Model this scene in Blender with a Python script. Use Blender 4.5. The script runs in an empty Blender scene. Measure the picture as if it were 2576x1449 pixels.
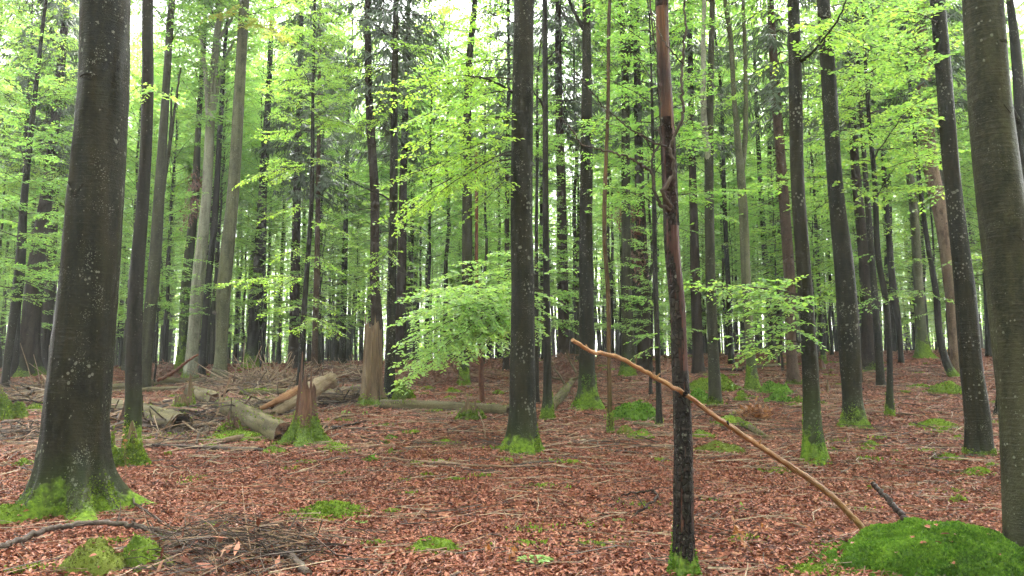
import bpy, math
import numpy as np
from mathutils import Vector

# ------------------------------------------------------------------ camera, sky, sun, exposure
SC = bpy.context.scene
COL = SC.collection
PW, PH, FP, HORIZON = 2576.0, 1449.0, 1946.0, 952.0       # layout units of the photograph
PITCH = math.atan((HORIZON - PH / 2) / FP)
EYE = 1.6
cam_data = bpy.data.cameras.new('camera')
cam_data.sensor_width = 36.0
cam_data.lens = 36.0 * FP / PW
cam_data.clip_start = 0.05
cam_data.clip_end = 3000.0
cam = bpy.data.objects.new('camera', cam_data)
COL.objects.link(cam)
cam.location = (0, 0, EYE)
cam.rotation_euler = (math.pi / 2 + PITCH, 0, 0)
SC.camera = cam

SUN_EL, SUN_AZ = math.radians(58), math.radians(18)        # azimuth from +Y (ahead) towards +X
world = bpy.data.worlds.new('World')
SC.world = world
world.use_nodes = True
wn = world.node_tree
wn.nodes.clear()
sky = wn.nodes.new('ShaderNodeTexSky')
sky.sky_type = 'NISHITA'
sky.sun_disc = False
sky.sun_elevation = SUN_EL
sky.sun_rotation = SUN_AZ
sky.air_density = 1.0
sky.dust_density = 3.0
sky.ozone_density = 1.0
hsv = wn.nodes.new('ShaderNodeHueSaturation')               # overcast: the blue taken out of the whole sky alike
hsv.inputs['Saturation'].default_value = 0.12
hsv.inputs['Value'].default_value = 1.0
bg = wn.nodes.new('ShaderNodeBackground')
bg.inputs['Strength'].default_value = 0.15
wo = wn.nodes.new('ShaderNodeOutputWorld')
wn.links.new(sky.outputs[0], hsv.inputs['Color'])
wn.links.new(hsv.outputs[0], bg.inputs['Color'])
wn.links.new(bg.outputs[0], wo.inputs['Surface'])

sun_data = bpy.data.lights.new('sun', 'SUN')
sun_data.energy = 1.5
sun_data.angle = math.radians(25)
sun_data.color = (1.0, 0.97, 0.92)
sun = bpy.data.objects.new('sun', sun_data)
COL.objects.link(sun)
sd = Vector((math.sin(SUN_AZ) * math.cos(SUN_EL), math.cos(SUN_AZ) * math.cos(SUN_EL), math.sin(SUN_EL)))
sun.rotation_euler = sd.to_track_quat('Z', 'Y').to_euler()

vs = SC.view_settings
vs.view_transform = 'Standard'
vs.look = 'None'
vs.gamma = 1.0
vs.exposure = 3.4
vs.use_curve_mapping = False
cy = SC.cycles
cy.max_bounces = 6
cy.diffuse_bounces = 3
cy.glossy_bounces = 2
cy.transmission_bounces = 3
cy.transparent_max_bounces = 4
cy.volume_bounces = 0
cy.use_denoising = True
cy.use_adaptive_sampling = True
cy.adaptive_threshold = 0.03
cy.caustics_reflective = False
cy.caustics_refractive = False
SC.render.filter_size = 1.2

rng = np.random.default_rng(11)

# ------------------------------------------------------------------ helpers
def wob(x, y, z, seed, f=1.0):
    """cheap smooth noise in about -1..1"""
    r = np.random.default_rng(seed)
    out = 0.0
    for k in range(5):
        d = r.normal(size=3)
        d = d / np.linalg.norm(d) * f * (0.6 + 0.35 * k)
        out = out + np.sin(x * d[0] * 6.283 + y * d[1] * 6.283 + z * d[2] * 6.283 + r.uniform(0, 6.283)) / (1 + 0.35 * k)
    return out / 2.4

def smooth(t):
    t = np.clip(t, 0, 1)
    return t * t * (3 - 2 * t)

def H(x, y):
    """height of the forest floor"""
    x = np.asarray(x, float); y = np.asarray(y, float)
    g = smooth((y - 6.0) / 39.0)
    z = g * (2.7 + 0.02 * np.clip(x, -45, 45))
    z = z - np.clip(y - 48, 0, 400) * 0.012
    z = z + 0.045 * wob(x, y, 0 * x, 5, 0.16) + 0.02 * wob(x, y, 0 * x, 6, 0.42)
    return z

CP, SP = math.cos(PITCH), math.sin(PITCH)
def ray(px, py):
    u, v = (px - PW / 2) / FP, (PH / 2 - py) / FP
    return np.array((u, CP - v * SP, SP + v * CP))
def PT(px, py, D):
    """world point seen at a photo position, D metres ahead of the camera"""
    d = ray(px, py)
    return np.array((0, 0, EYE)) + d * (D / d[1])
def GD(px, py, far=43.0):
    d = ray(px, py)
    t = np.arange(3.0, far, 0.05)
    D = t
    p = np.outer(D / d[1], d) + (0, 0, EYE)
    below = p[:, 2] <= H(p[:, 0], p[:, 1])
    return float(D[np.argmax(below)]) if below.any() else far
def G(px, py, far=43.0):
    D = GD(px, py, far)
    p = PT(px, py, D)
    p[2] = float(H(p[0], p[1]))
    return p
def MPP(D):
    return D / FP

def unit(v):
    v = np.asarray(v, float)
    n = np.linalg.norm(v, axis=-1, keepdims=True)
    return v / np.maximum(n, 1e-9)

class MB:
    """collects vertices and faces, builds one mesh"""
    def __init__(s):
        s.v = []; s.f = []; s.n = 0
    def add(s, v, faces, mat=0):
        v = np.asarray(v, float).reshape(-1, 3)
        faces = np.asarray(faces, np.int64)
        if len(v) == 0 or len(faces) == 0:
            return s
        s.v.append(v); s.f.append((faces + s.n, mat)); s.n += len(v)
        return s
    def mesh(s, name, mats, smooth_faces=True, origin=None):
        V = np.concatenate(s.v)
        if origin is not None:
            V = V - np.asarray(origin, float)
        me = bpy.data.meshes.new(name)
        me.vertices.add(len(V))
        me.vertices.foreach_set('co', V.astype(np.float32).ravel())
        loops = np.concatenate([f.ravel() for f, m in s.f])
        tot = np.concatenate([np.full(len(f), f.shape[1]) for f, m in s.f])
        mi = np.concatenate([np.full(len(f), m) for f, m in s.f])
        start = np.concatenate([[0], np.cumsum(tot)[:-1]])
        me.loops.add(len(loops))
        me.loops.foreach_set('vertex_index', loops.astype(np.int32))
        me.polygons.add(len(tot))
        me.polygons.foreach_set('loop_start', start.astype(np.int32))
        me.polygons.foreach_set('loop_total', tot.astype(np.int32))
        me.polygons.foreach_set('material_index', mi.astype(np.int32))
        me.polygons.foreach_set('use_smooth', np.full(len(tot), smooth_faces))
        for m in (mats if isinstance(mats, (list, tuple)) else [mats]):
            me.materials.append(m)
        me.update(calc_edges=True)
        me.validate()
        return me
    def build(s, name, mats, parent=None, smooth_faces=True, origin=None, **props):
        o = bpy.data.objects.new(name, s.mesh(name, mats, smooth_faces, origin))
        COL.objects.link(o)
        if parent is not None:
            o.parent = parent
        elif origin is not None:
            o.location = [float(c) for c in origin]
        for k, val in props.items():
            o[k] = val
        return o

def empty(name, loc, rz=0.0):
    o = bpy.data.objects.new(name, None)
    o.empty_display_size = 0.2
    COL.objects.link(o)
    o.location = [float(c) for c in loc]
    o.rotation_euler = (0, 0, rz)
    return o
def tag(o, label, cat, group=None, kind=None):
    o['label'] = label
    o['category'] = cat
    if group: o['group'] = group
    if kind: o['kind'] = kind
    return o
def dup(root, loc, rz=0.0, scale=1.0):
    r = root.copy(); COL.objects.link(r)
    r.location = [float(c) for c in loc]; r.rotation_euler = (0, 0, rz)
    r.scale = (scale, scale, scale)
    for ch in list(root.children):
        c = ch.copy(); COL.objects.link(c); c.parent = r
        for gch in list(ch.children):
            d = gch.copy(); COL.objects.link(d); d.parent = c
    return r

def grid_faces(n, m, wrap=True):
    i = np.arange(n - 1)[:, None]; j = np.arange(m if wrap else m - 1)[None, :]
    j2 = (j + 1) % m
    return np.stack([i * m + j, i * m + j2, (i + 1) * m + j2, (i + 1) * m + j], -1).reshape(-1, 4)

def resample(pts, n):
    pts = np.asarray(pts, float)
    seg = np.linalg.norm(np.diff(pts[:, :3], axis=0), axis=1)
    s = np.concatenate([[0], np.cumsum(seg)])
    t = np.linspace(0, s[-1], n)
    # smooth interpolation (Catmull-like through cubic hermite)
    out = np.empty((n, pts.shape[1]))
    m = np.gradient(pts, s, axis=0) if len(pts) > 2 else np.repeat((pts[1] - pts[0])[None] / max(s[-1], 1e-9), 2, 0)
    k = np.clip(np.searchsorted(s, t, side='right') - 1, 0, len(pts) - 2)
    h = s[k + 1] - s[k]; h = np.maximum(h, 1e-9)
    u = ((t - s[k]) / h)[:, None]; h = h[:, None]
    out = (2*u**3 - 3*u**2 + 1) * pts[k] + (u**3 - 2*u**2 + u) * h * m[k] + (-2*u**3 + 3*u**2) * pts[k+1] + (u**3 - u**2) * h * m[k+1]
    return out

def frames(P):
    T = unit(np.gradient(P, axis=0))
    ref = np.array((1.0, 0, 0)) if abs(T[0][0]) < 0.8 else np.array((0, 0, 1.0))
    Nn = np.empty_like(P); n = unit(ref - T[0] * np.dot(ref, T[0]))
    for i in range(len(P)):
        n = n - T[i] * np.dot(n, T[i]); n = n / max(np.linalg.norm(n), 1e-9)
        Nn[i] = n
    return T, Nn, np.cross(T, Nn)

def loft_points(P, R, seg, mod=None):
    """surface points: P path, R radius per ring, mod(theta, ring index) -> factor"""
    T, Nn, B = frames(P)
    th = np.linspace(0, 2 * np.pi, seg, endpoint=False)
    RR = np.repeat(np.asarray(R, float)[:, None], seg, 1)
    if mod is not None:
        RR = RR * mod(th[None, :], np.arange(len(P))[:, None])
    V = P[:, None, :] + RR[..., None] * (np.cos(th)[None, :, None] * Nn[:, None, :] + np.sin(th)[None, :, None] * B[:, None, :])
    return V, th, RR
def loft(mb, P, R, seg=8, mod=None, caps=(False, True), mat=0, capmat=None):
    P = np.asarray(P, float)
    V, th, RR = loft_points(P, R, seg, mod)
    n = len(P)
    mb.add(V, grid_faces(n, seg), mat)
    cm = mat if capmat is None else capmat
    for end, on in ((0, caps[0]), (n - 1, caps[1])):
        if on:
            ring = V[end]
            c = P[end][None]
            f = np.stack([np.arange(seg), (np.arange(seg) + 1) % seg, np.full(seg, seg)], 1)
            if end == 0: f = f[:, ::-1]
            mb.add(np.concatenate([ring, c]), f, cm)
    return V

def tube(mb, pts, r0, r1, seg=5, n=None, mat=0):
    pts = np.asarray(pts, float)
    P = resample(pts, n) if n else pts
    loft(mb, P, np.linspace(r0, r1, len(P)), seg, None, (True, True), mat)

# leaves: arrays of base point, direction, plane normal, length
def leaf_geo(mb, P, Dv, Nv, L, width=0.6, fold=0.12, fine=False, mat=0):
    P = np.asarray(P, float); n = len(P)
    if n == 0: return
    Dv = unit(Dv); S = unit(np.cross(Nv, Dv)); Nv = np.cross(Dv, S)
    L = np.asarray(L, float).reshape(-1, 1)
    if fine:
        w = L * width * 0.5
        v = np.stack([P, P + Dv*L*0.3 + S*w*0.9 + Nv*L*fold, P + Dv*L*0.72 + S*w*0.72 + Nv*L*fold*0.8, P + Dv*L - Nv*L*0.04,
                      P + Dv*L*0.72 - S*w*0.72 + Nv*L*fold*0.8, P + Dv*L*0.3 - S*w*0.9 + Nv*L*fold], 1)
        b = np.arange(n)[:, None] * 6
        f = np.concatenate([b + np.array([[0, 3, 2, 1]]), b + np.array([[0, 5, 4, 3]])])
    else:
        w = L * width * 0.5
        v = np.stack([P, P + Dv*L*0.48 + S*w, P + Dv*L, P + Dv*L*0.48 - S*w], 1)
        b = np.arange(n)[:, None] * 4
        f = b + np.array([[0, 3, 2, 1]])
    mb.add(v, f, mat)

UP = np.array((0, 0, 1.0))
def spray(mb, p0, p1, r=None, sag=0.06, width=0.45, leaf=0.075, spacing=0.055, step=0.13, fine=False, wood=1, twig_r=0.010, tilt=0.35, bare=0.12, sub=False, twig_min=0.34):
    """a beech branch: axis p0 -> p1 with side twigs in one nearly flat layer and two ranks of leaves on each twig"""
    r = r or rng
    p0 = np.asarray(p0, float); p1 = np.asarray(p1, float)
    A = p1 - p0; L = np.linalg.norm(A); a = A / L
    side = unit(np.cross(UP, a)) if abs(a[2]) < 0.97 else np.array((1.0, 0, 0))
    n = max(5, int(L / 0.25))
    s = np.linspace(0, 1, n)
    wig = np.cumsum(r.normal(0, 0.018 * L / np.sqrt(n), (n, 3)), 0); wig -= wig[0] + s[:, None] * (wig[-1] - wig[0])
    axis = p0 + s[:, None] * A + wig
    axis[:, 2] += sag * L * 4 * s * (1 - s)
    tube(mb, axis, twig_r * (0.6 + 0.35 * L), 0.003, 4, None, wood)
    LP, LD, LN, LL = [], [], [], []
    nk = max(3, int(L * (1 - bare) / step))
    for k in range(nk):
        t = bare + (1 - bare) * (k + r.uniform(-0.3, 0.3)) / nk
        t = min(max(t, 0.02), 0.995)
        base = np.array([np.interp(t, s, axis[:, c]) for c in range(3)])
        sg = 1 if k % 2 else -1
        ang = r.uniform(0.65, 1.0)
        d = a * math.cos(ang) + side * sg * math.sin(ang)
        d[2] += r.normal(-0.05, 0.16)
        d = d / np.linalg.norm(d)
        tl = L * width * (1 - t) ** 0.65 * r.uniform(0.55, 1.1) + 0.12
        twigs = [(base, d, tl)]
        if sub and tl > 0.5:
            for q in range(int(tl / 0.28)):
                u = (q + 0.6) / (tl / 0.28)
                d2 = unit(d * 0.75 + a * (0.6 if q % 2 else -0.35) * sg + np.array((0, 0, r.normal(-0.05, 0.15))))
                twigs.append((base + d * tl * u, d2, (1 - u) * tl * 0.6 + 0.12))
        for b0, dd, ll in twigs:
            m = max(2, int(ll / spacing))
            u = (np.arange(m) + 0.7) / m
            droop = -0.10 * ll * u ** 2
            P = b0 + dd * ll * u[:, None] + np.array((0, 0, 1.0)) * droop[:, None]
            if ll > twig_min:
                tube(mb, np.stack([b0, b0 + dd * ll * 0.5 - UP * 0.025 * ll, b0 + dd * ll * 0.95 - UP * 0.1 * ll]), 0.004, 0.0015, 3, None, wood)
            sd_ = unit(np.cross(UP, dd))
            alt = np.where(np.arange(m) % 2, 1.0, -1.0)[:, None]
            ld = dd * 0.75 + sd_ * alt * 0.75 + r.normal(0, 0.22, (m, 3))
            ld[:, 2] -= 0.12
            ln = UP + r.normal(0, tilt, (m, 3))
            LP.append(P); LD.append(ld); LN.append(ln); LL.append(leaf * r.uniform(0.65, 1.2, m))
    leaf_geo(mb, np.concatenate(LP), np.concatenate(LD), np.concatenate(LN), np.concatenate(LL), 0.64, 0.09, fine, 0)

def tufts(mb, P, Nn, size, mat=0, r=None):
    r = r or rng
    P = np.asarray(P, float); n = len(P)
    if n == 0: return
    D = unit(unit(Nn) * 0.8 + r.normal(0, 0.55, (n, 3)))
    S = unit(np.cross(D, r.normal(0, 1, (n, 3))))
    L = (size * r.uniform(0.5, 1.4, n))[:, None]
    B = P - unit(Nn) * L * 0.25
    v = np.stack([B - S * L * 0.16, B + S * L * 0.16, B + D * L * 0.6 + S * L * 0.34, B + D * L * 1.05, B + D * L * 0.6 - S * L * 0.34], 1)
    b = np.arange(n)[:, None] * 5
    mb.add(v, b + np.array([[0, 1, 2, 3, 4]]), mat)
# ------------------------------------------------------------------ materials
class NT:
    def __init__(s, name):
        s.m = bpy.data.materials.new(name); s.m.use_nodes = True
        s.t = s.m.node_tree; s.t.nodes.clear()
        s.out = s.t.nodes.new('ShaderNodeOutputMaterial')
    def n(s, typ, **kw):
        nd = s.t.nodes.new('ShaderNode' + typ)
        for k, v in kw.items(): setattr(nd, k, v)
        return nd
    def put(s, sock, v):
        if isinstance(v, bpy.types.NodeSocket): s.t.links.new(v, sock)
        elif v is not None:
            if hasattr(sock.default_value, '__len__') and not hasattr(v, '__len__'): v = (v,) * len(sock.default_value)
            if hasattr(v, '__len__') and len(v) == 3 and len(sock.default_value) == 4: v = (*v, 1)
            sock.default_value = v
    def math(s, op, a, b=None, c=None, clamp=False):
        nd = s.n('Math', operation=op, use_clamp=clamp)
        for i, v in enumerate((a, b, c)):
            if v is not None: s.put(nd.inputs[i], v)
        return nd.outputs[0]
    def mix(s, f, a, b, mode='MIX'):
        nd = s.n('Mix', data_type='RGBA', blend_type=mode)
        s.put(nd.inputs[0], f); s.put(nd.inputs[6], a); s.put(nd.inputs[7], b)
        return nd.outputs[2]
    def ramp(s, f, stops, interp='LINEAR'):
        nd = s.n('ValToRGB'); cr = nd.color_ramp; cr.interpolation = interp
        while len(cr.elements) < len(stops): cr.elements.new(0.5)
        for e, (p, c) in zip(cr.elements, stops):
            e.position = p; e.color = (*c, 1) if len(c) == 3 else c
        s.put(nd.inputs[0], f)
        return nd.outputs[0]
    def remap(s, v, a, b, c=0.0, d=1.0):
        nd = s.n('MapRange'); nd.clamp = True
        s.put(nd.inputs[0], v)
        for i, x in enumerate((a, b, c, d)): s.put(nd.inputs[i + 1], x)
        return nd.outputs[0]
    def coord(s, kind='Object', scale=(1, 1, 1), offset=True):
        o = s.n('TexCoord').outputs[kind]
        if offset:
            oi = s.n('ObjectInfo').outputs['Random']
            va = s.n('VectorMath', operation='ADD')
            s.put(va.inputs[0], o)
            cb = s.n('CombineXYZ')
            for i, k in enumerate((37.0, 91.0, 0.0)): s.put(cb.inputs[i], s.math('MULTIPLY', oi, k))
            s.put(va.inputs[1], cb.outputs[0]); o = va.outputs[0]
        vm = s.n('VectorMath', operation='MULTIPLY'); s.put(vm.inputs[0], o); s.put(vm.inputs[1], scale)
        return vm.outputs[0]
    def noise(s, co, scale, detail=3, rough=0.55, dist=0.0):
        nd = s.n('TexNoise'); s.put(nd.inputs['Vector'], co)
        s.put(nd.inputs['Scale'], scale); s.put(nd.inputs['Detail'], detail); s.put(nd.inputs['Roughness'], rough); s.put(nd.inputs['Distortion'], dist)
        return nd.outputs[0]
    def voro(s, co, scale, out='Distance', feature='F1'):
        nd = s.n('TexVoronoi', feature=feature); s.put(nd.inputs['Vector'], co); s.put(nd.inputs['Scale'], scale)
        return nd.outputs[out]
    def bump(s, h, strength=0.5, dist=0.02, normal=None):
        nd = s.n('Bump'); s.put(nd.inputs['Height'], h); s.put(nd.inputs['Strength'], strength); s.put(nd.inputs['Distance'], dist)
        if normal is not None: s.put(nd.inputs['Normal'], normal)
        return nd.outputs[0]
    def attr(s, name):
        return s.n('Attribute', attribute_type='OBJECT', attribute_name=name).outputs['Fac']
    def island(s):
        return s.n('NewGeometry').outputs['Random Per Island']
    def bsdf(s, col, rough=0.7, spec=0.5, normal=None):
        nd = s.n('BsdfPrincipled')
        s.put(nd.inputs['Base Color'], col); s.put(nd.inputs['Roughness'], rough); s.put(nd.inputs['Specular IOR Level'], spec)
        if normal is not None: s.put(nd.inputs['Normal'], normal)
        return nd.outputs[0]
    def done(s, shader):
        s.t.links.new(shader, s.out.inputs['Surface'])
        return s.m

MOSS_A, MOSS_B, MOSS_C = (0.042, 0.072, 0.009), (0.12, 0.185, 0.018), (0.21, 0.29, 0.030)

def m_leaf(name, stops, trans, rough=0.36, tf=0.45):
    t = NT(name)
    rnd = t.island()
    ob = t.n('ObjectInfo').outputs['Random']
    f = t.math('ADD', t.math('MULTIPLY', rnd, 0.7), t.math('MULTIPLY', ob, 0.3))
    col = t.ramp(f, stops)
    tcol = t.ramp(f, trans)
    pr = t.bsdf(col, rough, 1.0)
    tr = t.n('BsdfTranslucent'); t.put(tr.inputs['Color'], tcol)
    mx = t.n('MixShader'); t.put(mx.inputs[0], tf)
    t.t.links.new(pr, mx.inputs[1]); t.t.links.new(tr.outputs[0], mx.inputs[2])
    return t.done(mx.outputs[0])
LEAF = m_leaf('beech_leaf', [(0.0, (0.058, 0.118, 0.036)), (0.5, (0.095, 0.175, 0.046)), (1.0, (0.15, 0.23, 0.045))],
              [(0.0, (0.20, 0.45, 0.085)), (0.5, (0.33, 0.60, 0.095)), (1.0, (0.58, 0.77, 0.09))], rough=0.33, tf=0.55)
LEAF_BACKLIT = m_leaf('backlit_beech_leaf', [(0.0, (0.085, 0.165, 0.030)), (0.5, (0.13, 0.22, 0.035)), (1.0, (0.18, 0.27, 0.04))],
              [(0.0, (0.29, 0.58, 0.07)), (0.5, (0.43, 0.72, 0.08)), (1.0, (0.62, 0.82, 0.085))], rough=0.33, tf=0.55)  # brighter, yellower copy of LEAF: the backlight glow is put into the colour
LEAF_PALE_LIT = m_leaf('lit_pale_leaf', [(0.0, (0.10, 0.19, 0.06)), (0.5, (0.14, 0.24, 0.075)), (1.0, (0.19, 0.29, 0.07))],
              [(0.0, (0.30, 0.58, 0.12)), (0.5, (0.42, 0.70, 0.13)), (1.0, (0.60, 0.80, 0.12))], rough=0.35, tf=0.5)  # paler copy of LEAF: gloss and light from canopy gaps painted into the colour
LEAF_YELLOW = m_leaf('yellowing_beech_leaf', [(0.0, (0.10, 0.15, 0.02)), (1.0, (0.26, 0.24, 0.03))],
              [(0.0, (0.36, 0.48, 0.04)), (1.0, (0.62, 0.55, 0.06))])
LEAF_DEAD = m_leaf('dry_brown_leaf', [(0.0, (0.16, 0.05, 0.015)), (1.0, (0.33, 0.13, 0.03))],
              [(0.0, (0.2, 0.06, 0.01)), (1.0, (0.45, 0.18, 0.03))], 0.5, 0.3)
NEEDLE = m_leaf('spruce_needles', [(0.0, (0.018, 0.040, 0.016)), (1.0, (0.05, 0.085, 0.03))],
              [(0.0, (0.03, 0.06, 0.02)), (1.0, (0.07, 0.12, 0.04))], 0.5, 0.25)
FERN = m_leaf('fern_frond', [(0.0, (0.08, 0.19, 0.02)), (1.0, (0.16, 0.3, 0.04))], [(0.0, (0.2, 0.4, 0.04)), (1.0, (0.3, 0.5, 0.06))], 0.45, 0.35)
RED_NEEDLE = m_leaf('red_dead_needles', [(0.0, (0.06, 0.018, 0.008)), (1.0, (0.19, 0.055, 0.022))], [(0.0, (0.06, 0.02, 0.01)), (1.0, (0.15, 0.04, 0.02))], 0.6, 0.15)

def m_bark(name, dark, mid, pale, lich=0.5, streak=1.0, rough=0.5, plates=0.0, horiz=1.0, wet=True):
    t = NT(name)
    c0 = t.coord('Object')
    cs = t.coord('Object', (2.2, 2.2, 0.22))
    ch = t.coord('Object', (1.6, 1.6, 22.0))
    n1 = t.noise(cs, 2.0, 4, 0.6, 0.6)
    col = t.mix(t.remap(n1, 0.38, 0.64), dark, mid)
    n2 = t.noise(ch, 1.7, 4, 0.65)
    col = t.mix(t.math('MULTIPLY', t.remap(n2, 0.56, 0.72), 0.35 * horiz), col, pale)
    nf = t.noise(c0, 28.0, 4, 0.7)
    col = t.mix(t.math('MULTIPLY', t.remap(nf, 0.45, 0.75), 0.5), col, (mid[0]*1.7, mid[1]*1.7, mid[2]*1.6))
    nb = t.noise(t.coord('Object', (1, 1, 0.5)), 5.0, 5, 0.7)
    col = t.mix(t.math('MULTIPLY', t.remap(nb, 0.50, 0.68), 0.75), col, (dark[0]*0.45, dark[1]*0.45, dark[2]*0.45))
    # lichen: round pale specks, clustered
    vd = t.voro(t.coord('Object', (1, 1, 0.8)), 17.0)
    clus = t.noise(c0, 1.7, 3, 0.6)
    size = t.remap(clus, 0.42, 0.72, 0.02, 0.30 * lich + 0.02)
    spot = t.math('LESS_THAN', t.math('ADD', vd, t.math('MULTIPLY', t.math('SUBTRACT', nf, 0.5), 0.35)), size)
    vd2 = t.voro(t.coord('Object', (1, 1, 1)), 46.0)
    spot2 = t.math('LESS_THAN', vd2, t.remap(t.noise(c0, 3.1, 2), 0.45, 0.75, 0.0, 0.30 * lich))
    vb = t.voro(t.coord('Object', (1, 1, 1.25)), 5.5)
    spot3 = t.math('LESS_THAN', t.math('ADD', vb, t.math('MULTIPLY', t.math('SUBTRACT', t.noise(c0, 11.0, 4, 0.7), 0.5), 1.1)), t.remap(t.noise(c0, 0.9, 2), 0.5, 0.72, -0.05, 0.16 * lich))
    col = t.mix(t.math('MULTIPLY', t.math('MAXIMUM', t.math('MAXIMUM', spot, spot2), spot3), 0.5), col, (0.18, 0.185, 0.145))
    # moss creeping up from the foot
    sx = t.n('SeparateXYZ'); t.put(sx.inputs[0], t.n('TexCoord').outputs['Object'])
    mh = t.attr('moss_height')
    nm = t.noise(c0, 2.2, 4, 0.6)
    edge = t.math('ADD', sx.outputs[2], t.math('MULTIPLY', t.math('MULTIPLY', t.math('SUBTRACT', nm, 0.5), mh), 5.0))
    mf = t.remap(t.math('SUBTRACT', mh, edge), 0.0, 0.12)
    mf = t.math('MULTIPLY', mf, t.math('GREATER_THAN', mh, 0.001))
    mcol = t.mix(t.remap(t.noise(c0, 19.0, 3), 0.35, 0.7), MOSS_A, MOSS_B)
    # thin algae film above the moss
    al = t.remap(t.math('SUBTRACT', t.math('MULTIPLY', mh, 3.0), edge), 0.0, 0.8)
    al = t.math('MULTIPLY', al, t.math('MULTIPLY', 0.55, t.math('GREATER_THAN', mh, 0.001)))
    col = t.mix(al, col, (0.030, 0.044, 0.012))
    col = t.mix(mf, col, mcol)
    h = t.math('ADD', t.math('MULTIPLY', n2, 0.6 * horiz), t.math('MULTIPLY', nf, 0.6))
    if plates:
        vp = t.voro(t.coord('Object', (1, 1, 0.55)), 30.0, feature='DISTANCE_TO_EDGE')
        pl = t.remap(vp, 0.0, 0.12)
        col = t.mix(t.math('MULTIPLY', t.math('SUBTRACT', 1.0, pl), 0.7 * plates), col, (dark[0]*0.5, dark[1]*0.5, dark[2]*0.5))
        h = t.math('ADD', h, t.math('MULTIPLY', pl, 1.6 * plates))
    h = t.math('ADD', h, t.math('MULTIPLY', mf, 1.0))
    rg = t.remap(t.noise(cs, 3.4, 3), 0.36, 0.60, rough - 0.02, min(rough + 0.35, 0.95)) if wet else rough
    rg = t.mix(mf, rg, (0.95, 0.95, 0.95))
    return t.done(t.bsdf(col, rg, 0.10, t.bump(h, 1.0, 0.018)))
BEECH = m_bark('beech_bark', (0.0052, 0.0056, 0.0038), (0.0145, 0.0120, 0.0038), (0.040, 0.041, 0.031), 1.3)
BEECH_GREY = m_bark('grey_beech_bark', (0.014, 0.0140, 0.0085), (0.033, 0.032, 0.0155), (0.09, 0.085, 0.065), 0.9)
BEECH_PALE = m_bark('pale_lichen_bark', (0.10, 0.098, 0.072), (0.22, 0.215, 0.165), (0.32, 0.315, 0.25), 1.4, rough=0.6)
BEECH_OLIVE = m_bark('olive_beech_bark', (0.045, 0.046, 0.026), (0.095, 0.095, 0.052), (0.16, 0.16, 0.11), 1.4, rough=0.55)
BARK_DARK = m_bark('dark_young_bark', (0.008, 0.0075, 0.006), (0.018, 0.015, 0.010), (0.05, 0.047, 0.038), 0.8)
SPRUCE = m_bark('spruce_bark', (0.022, 0.016, 0.012), (0.045, 0.032, 0.023), (0.08, 0.062, 0.045), 0.4, plates=0.8, horiz=0.3, rough=0.6)
SPRUCE_RED = m_bark('reddish_spruce_bark', (0.05, 0.031, 0.022), (0.105, 0.068, 0.048), (0.15, 0.105, 0.08), 0.3, plates=0.6, horiz=0.3, rough=0.65)
SPRUCE_PALE = m_bark('pale_spruce_bark', (0.13, 0.085, 0.06), (0.24, 0.17, 0.125), (0.3, 0.24, 0.19), 0.5, plates=0.6, horiz=0.3, rough=0.7)
FLAKY = m_bark('black_flaky_bark', (0.010, 0.008, 0.007), (0.028, 0.021, 0.016), (0.13, 0.12, 0.10), 0.95, plates=1.0, horiz=0.8, rough=0.4)
LOG_GREY = m_bark('weathered_log_bark', (0.040, 0.033, 0.018), (0.115, 0.095, 0.052), (0.18, 0.155, 0.105), 0.7, rough=0.6, horiz=0.5)
THIN_BARK = m_bark('thin_brown_bark', (0.014, 0.009, 0.007), (0.036, 0.021, 0.015), (0.07, 0.05, 0.04), 0.4, plates=0.5, rough=0.6)
DEAD_RED = m_bark('dead_red_bark', (0.045, 0.018, 0.012), (0.11, 0.045, 0.025), (0.16, 0.08, 0.05), 0.2, rough=0.45)
DEAD_ORANGE = m_bark('peeled_orange_stem', (0.026, 0.020, 0.011), (0.082, 0.046, 0.020), (0.05, 0.042, 0.03), 0.5, rough=0.5)
TWIG = m_bark('twig_bark', (0.022, 0.018, 0.014), (0.06, 0.046, 0.034), (0.1, 0.085, 0.065), 0.3, horiz=0.4)
DEAD_TWIG = m_bark('dead_twig_bark', (0.13, 0.09, 0.062), (0.25, 0.185, 0.13), (0.33, 0.26, 0.2), 0.2, horiz=0.4, rough=0.5)

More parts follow.
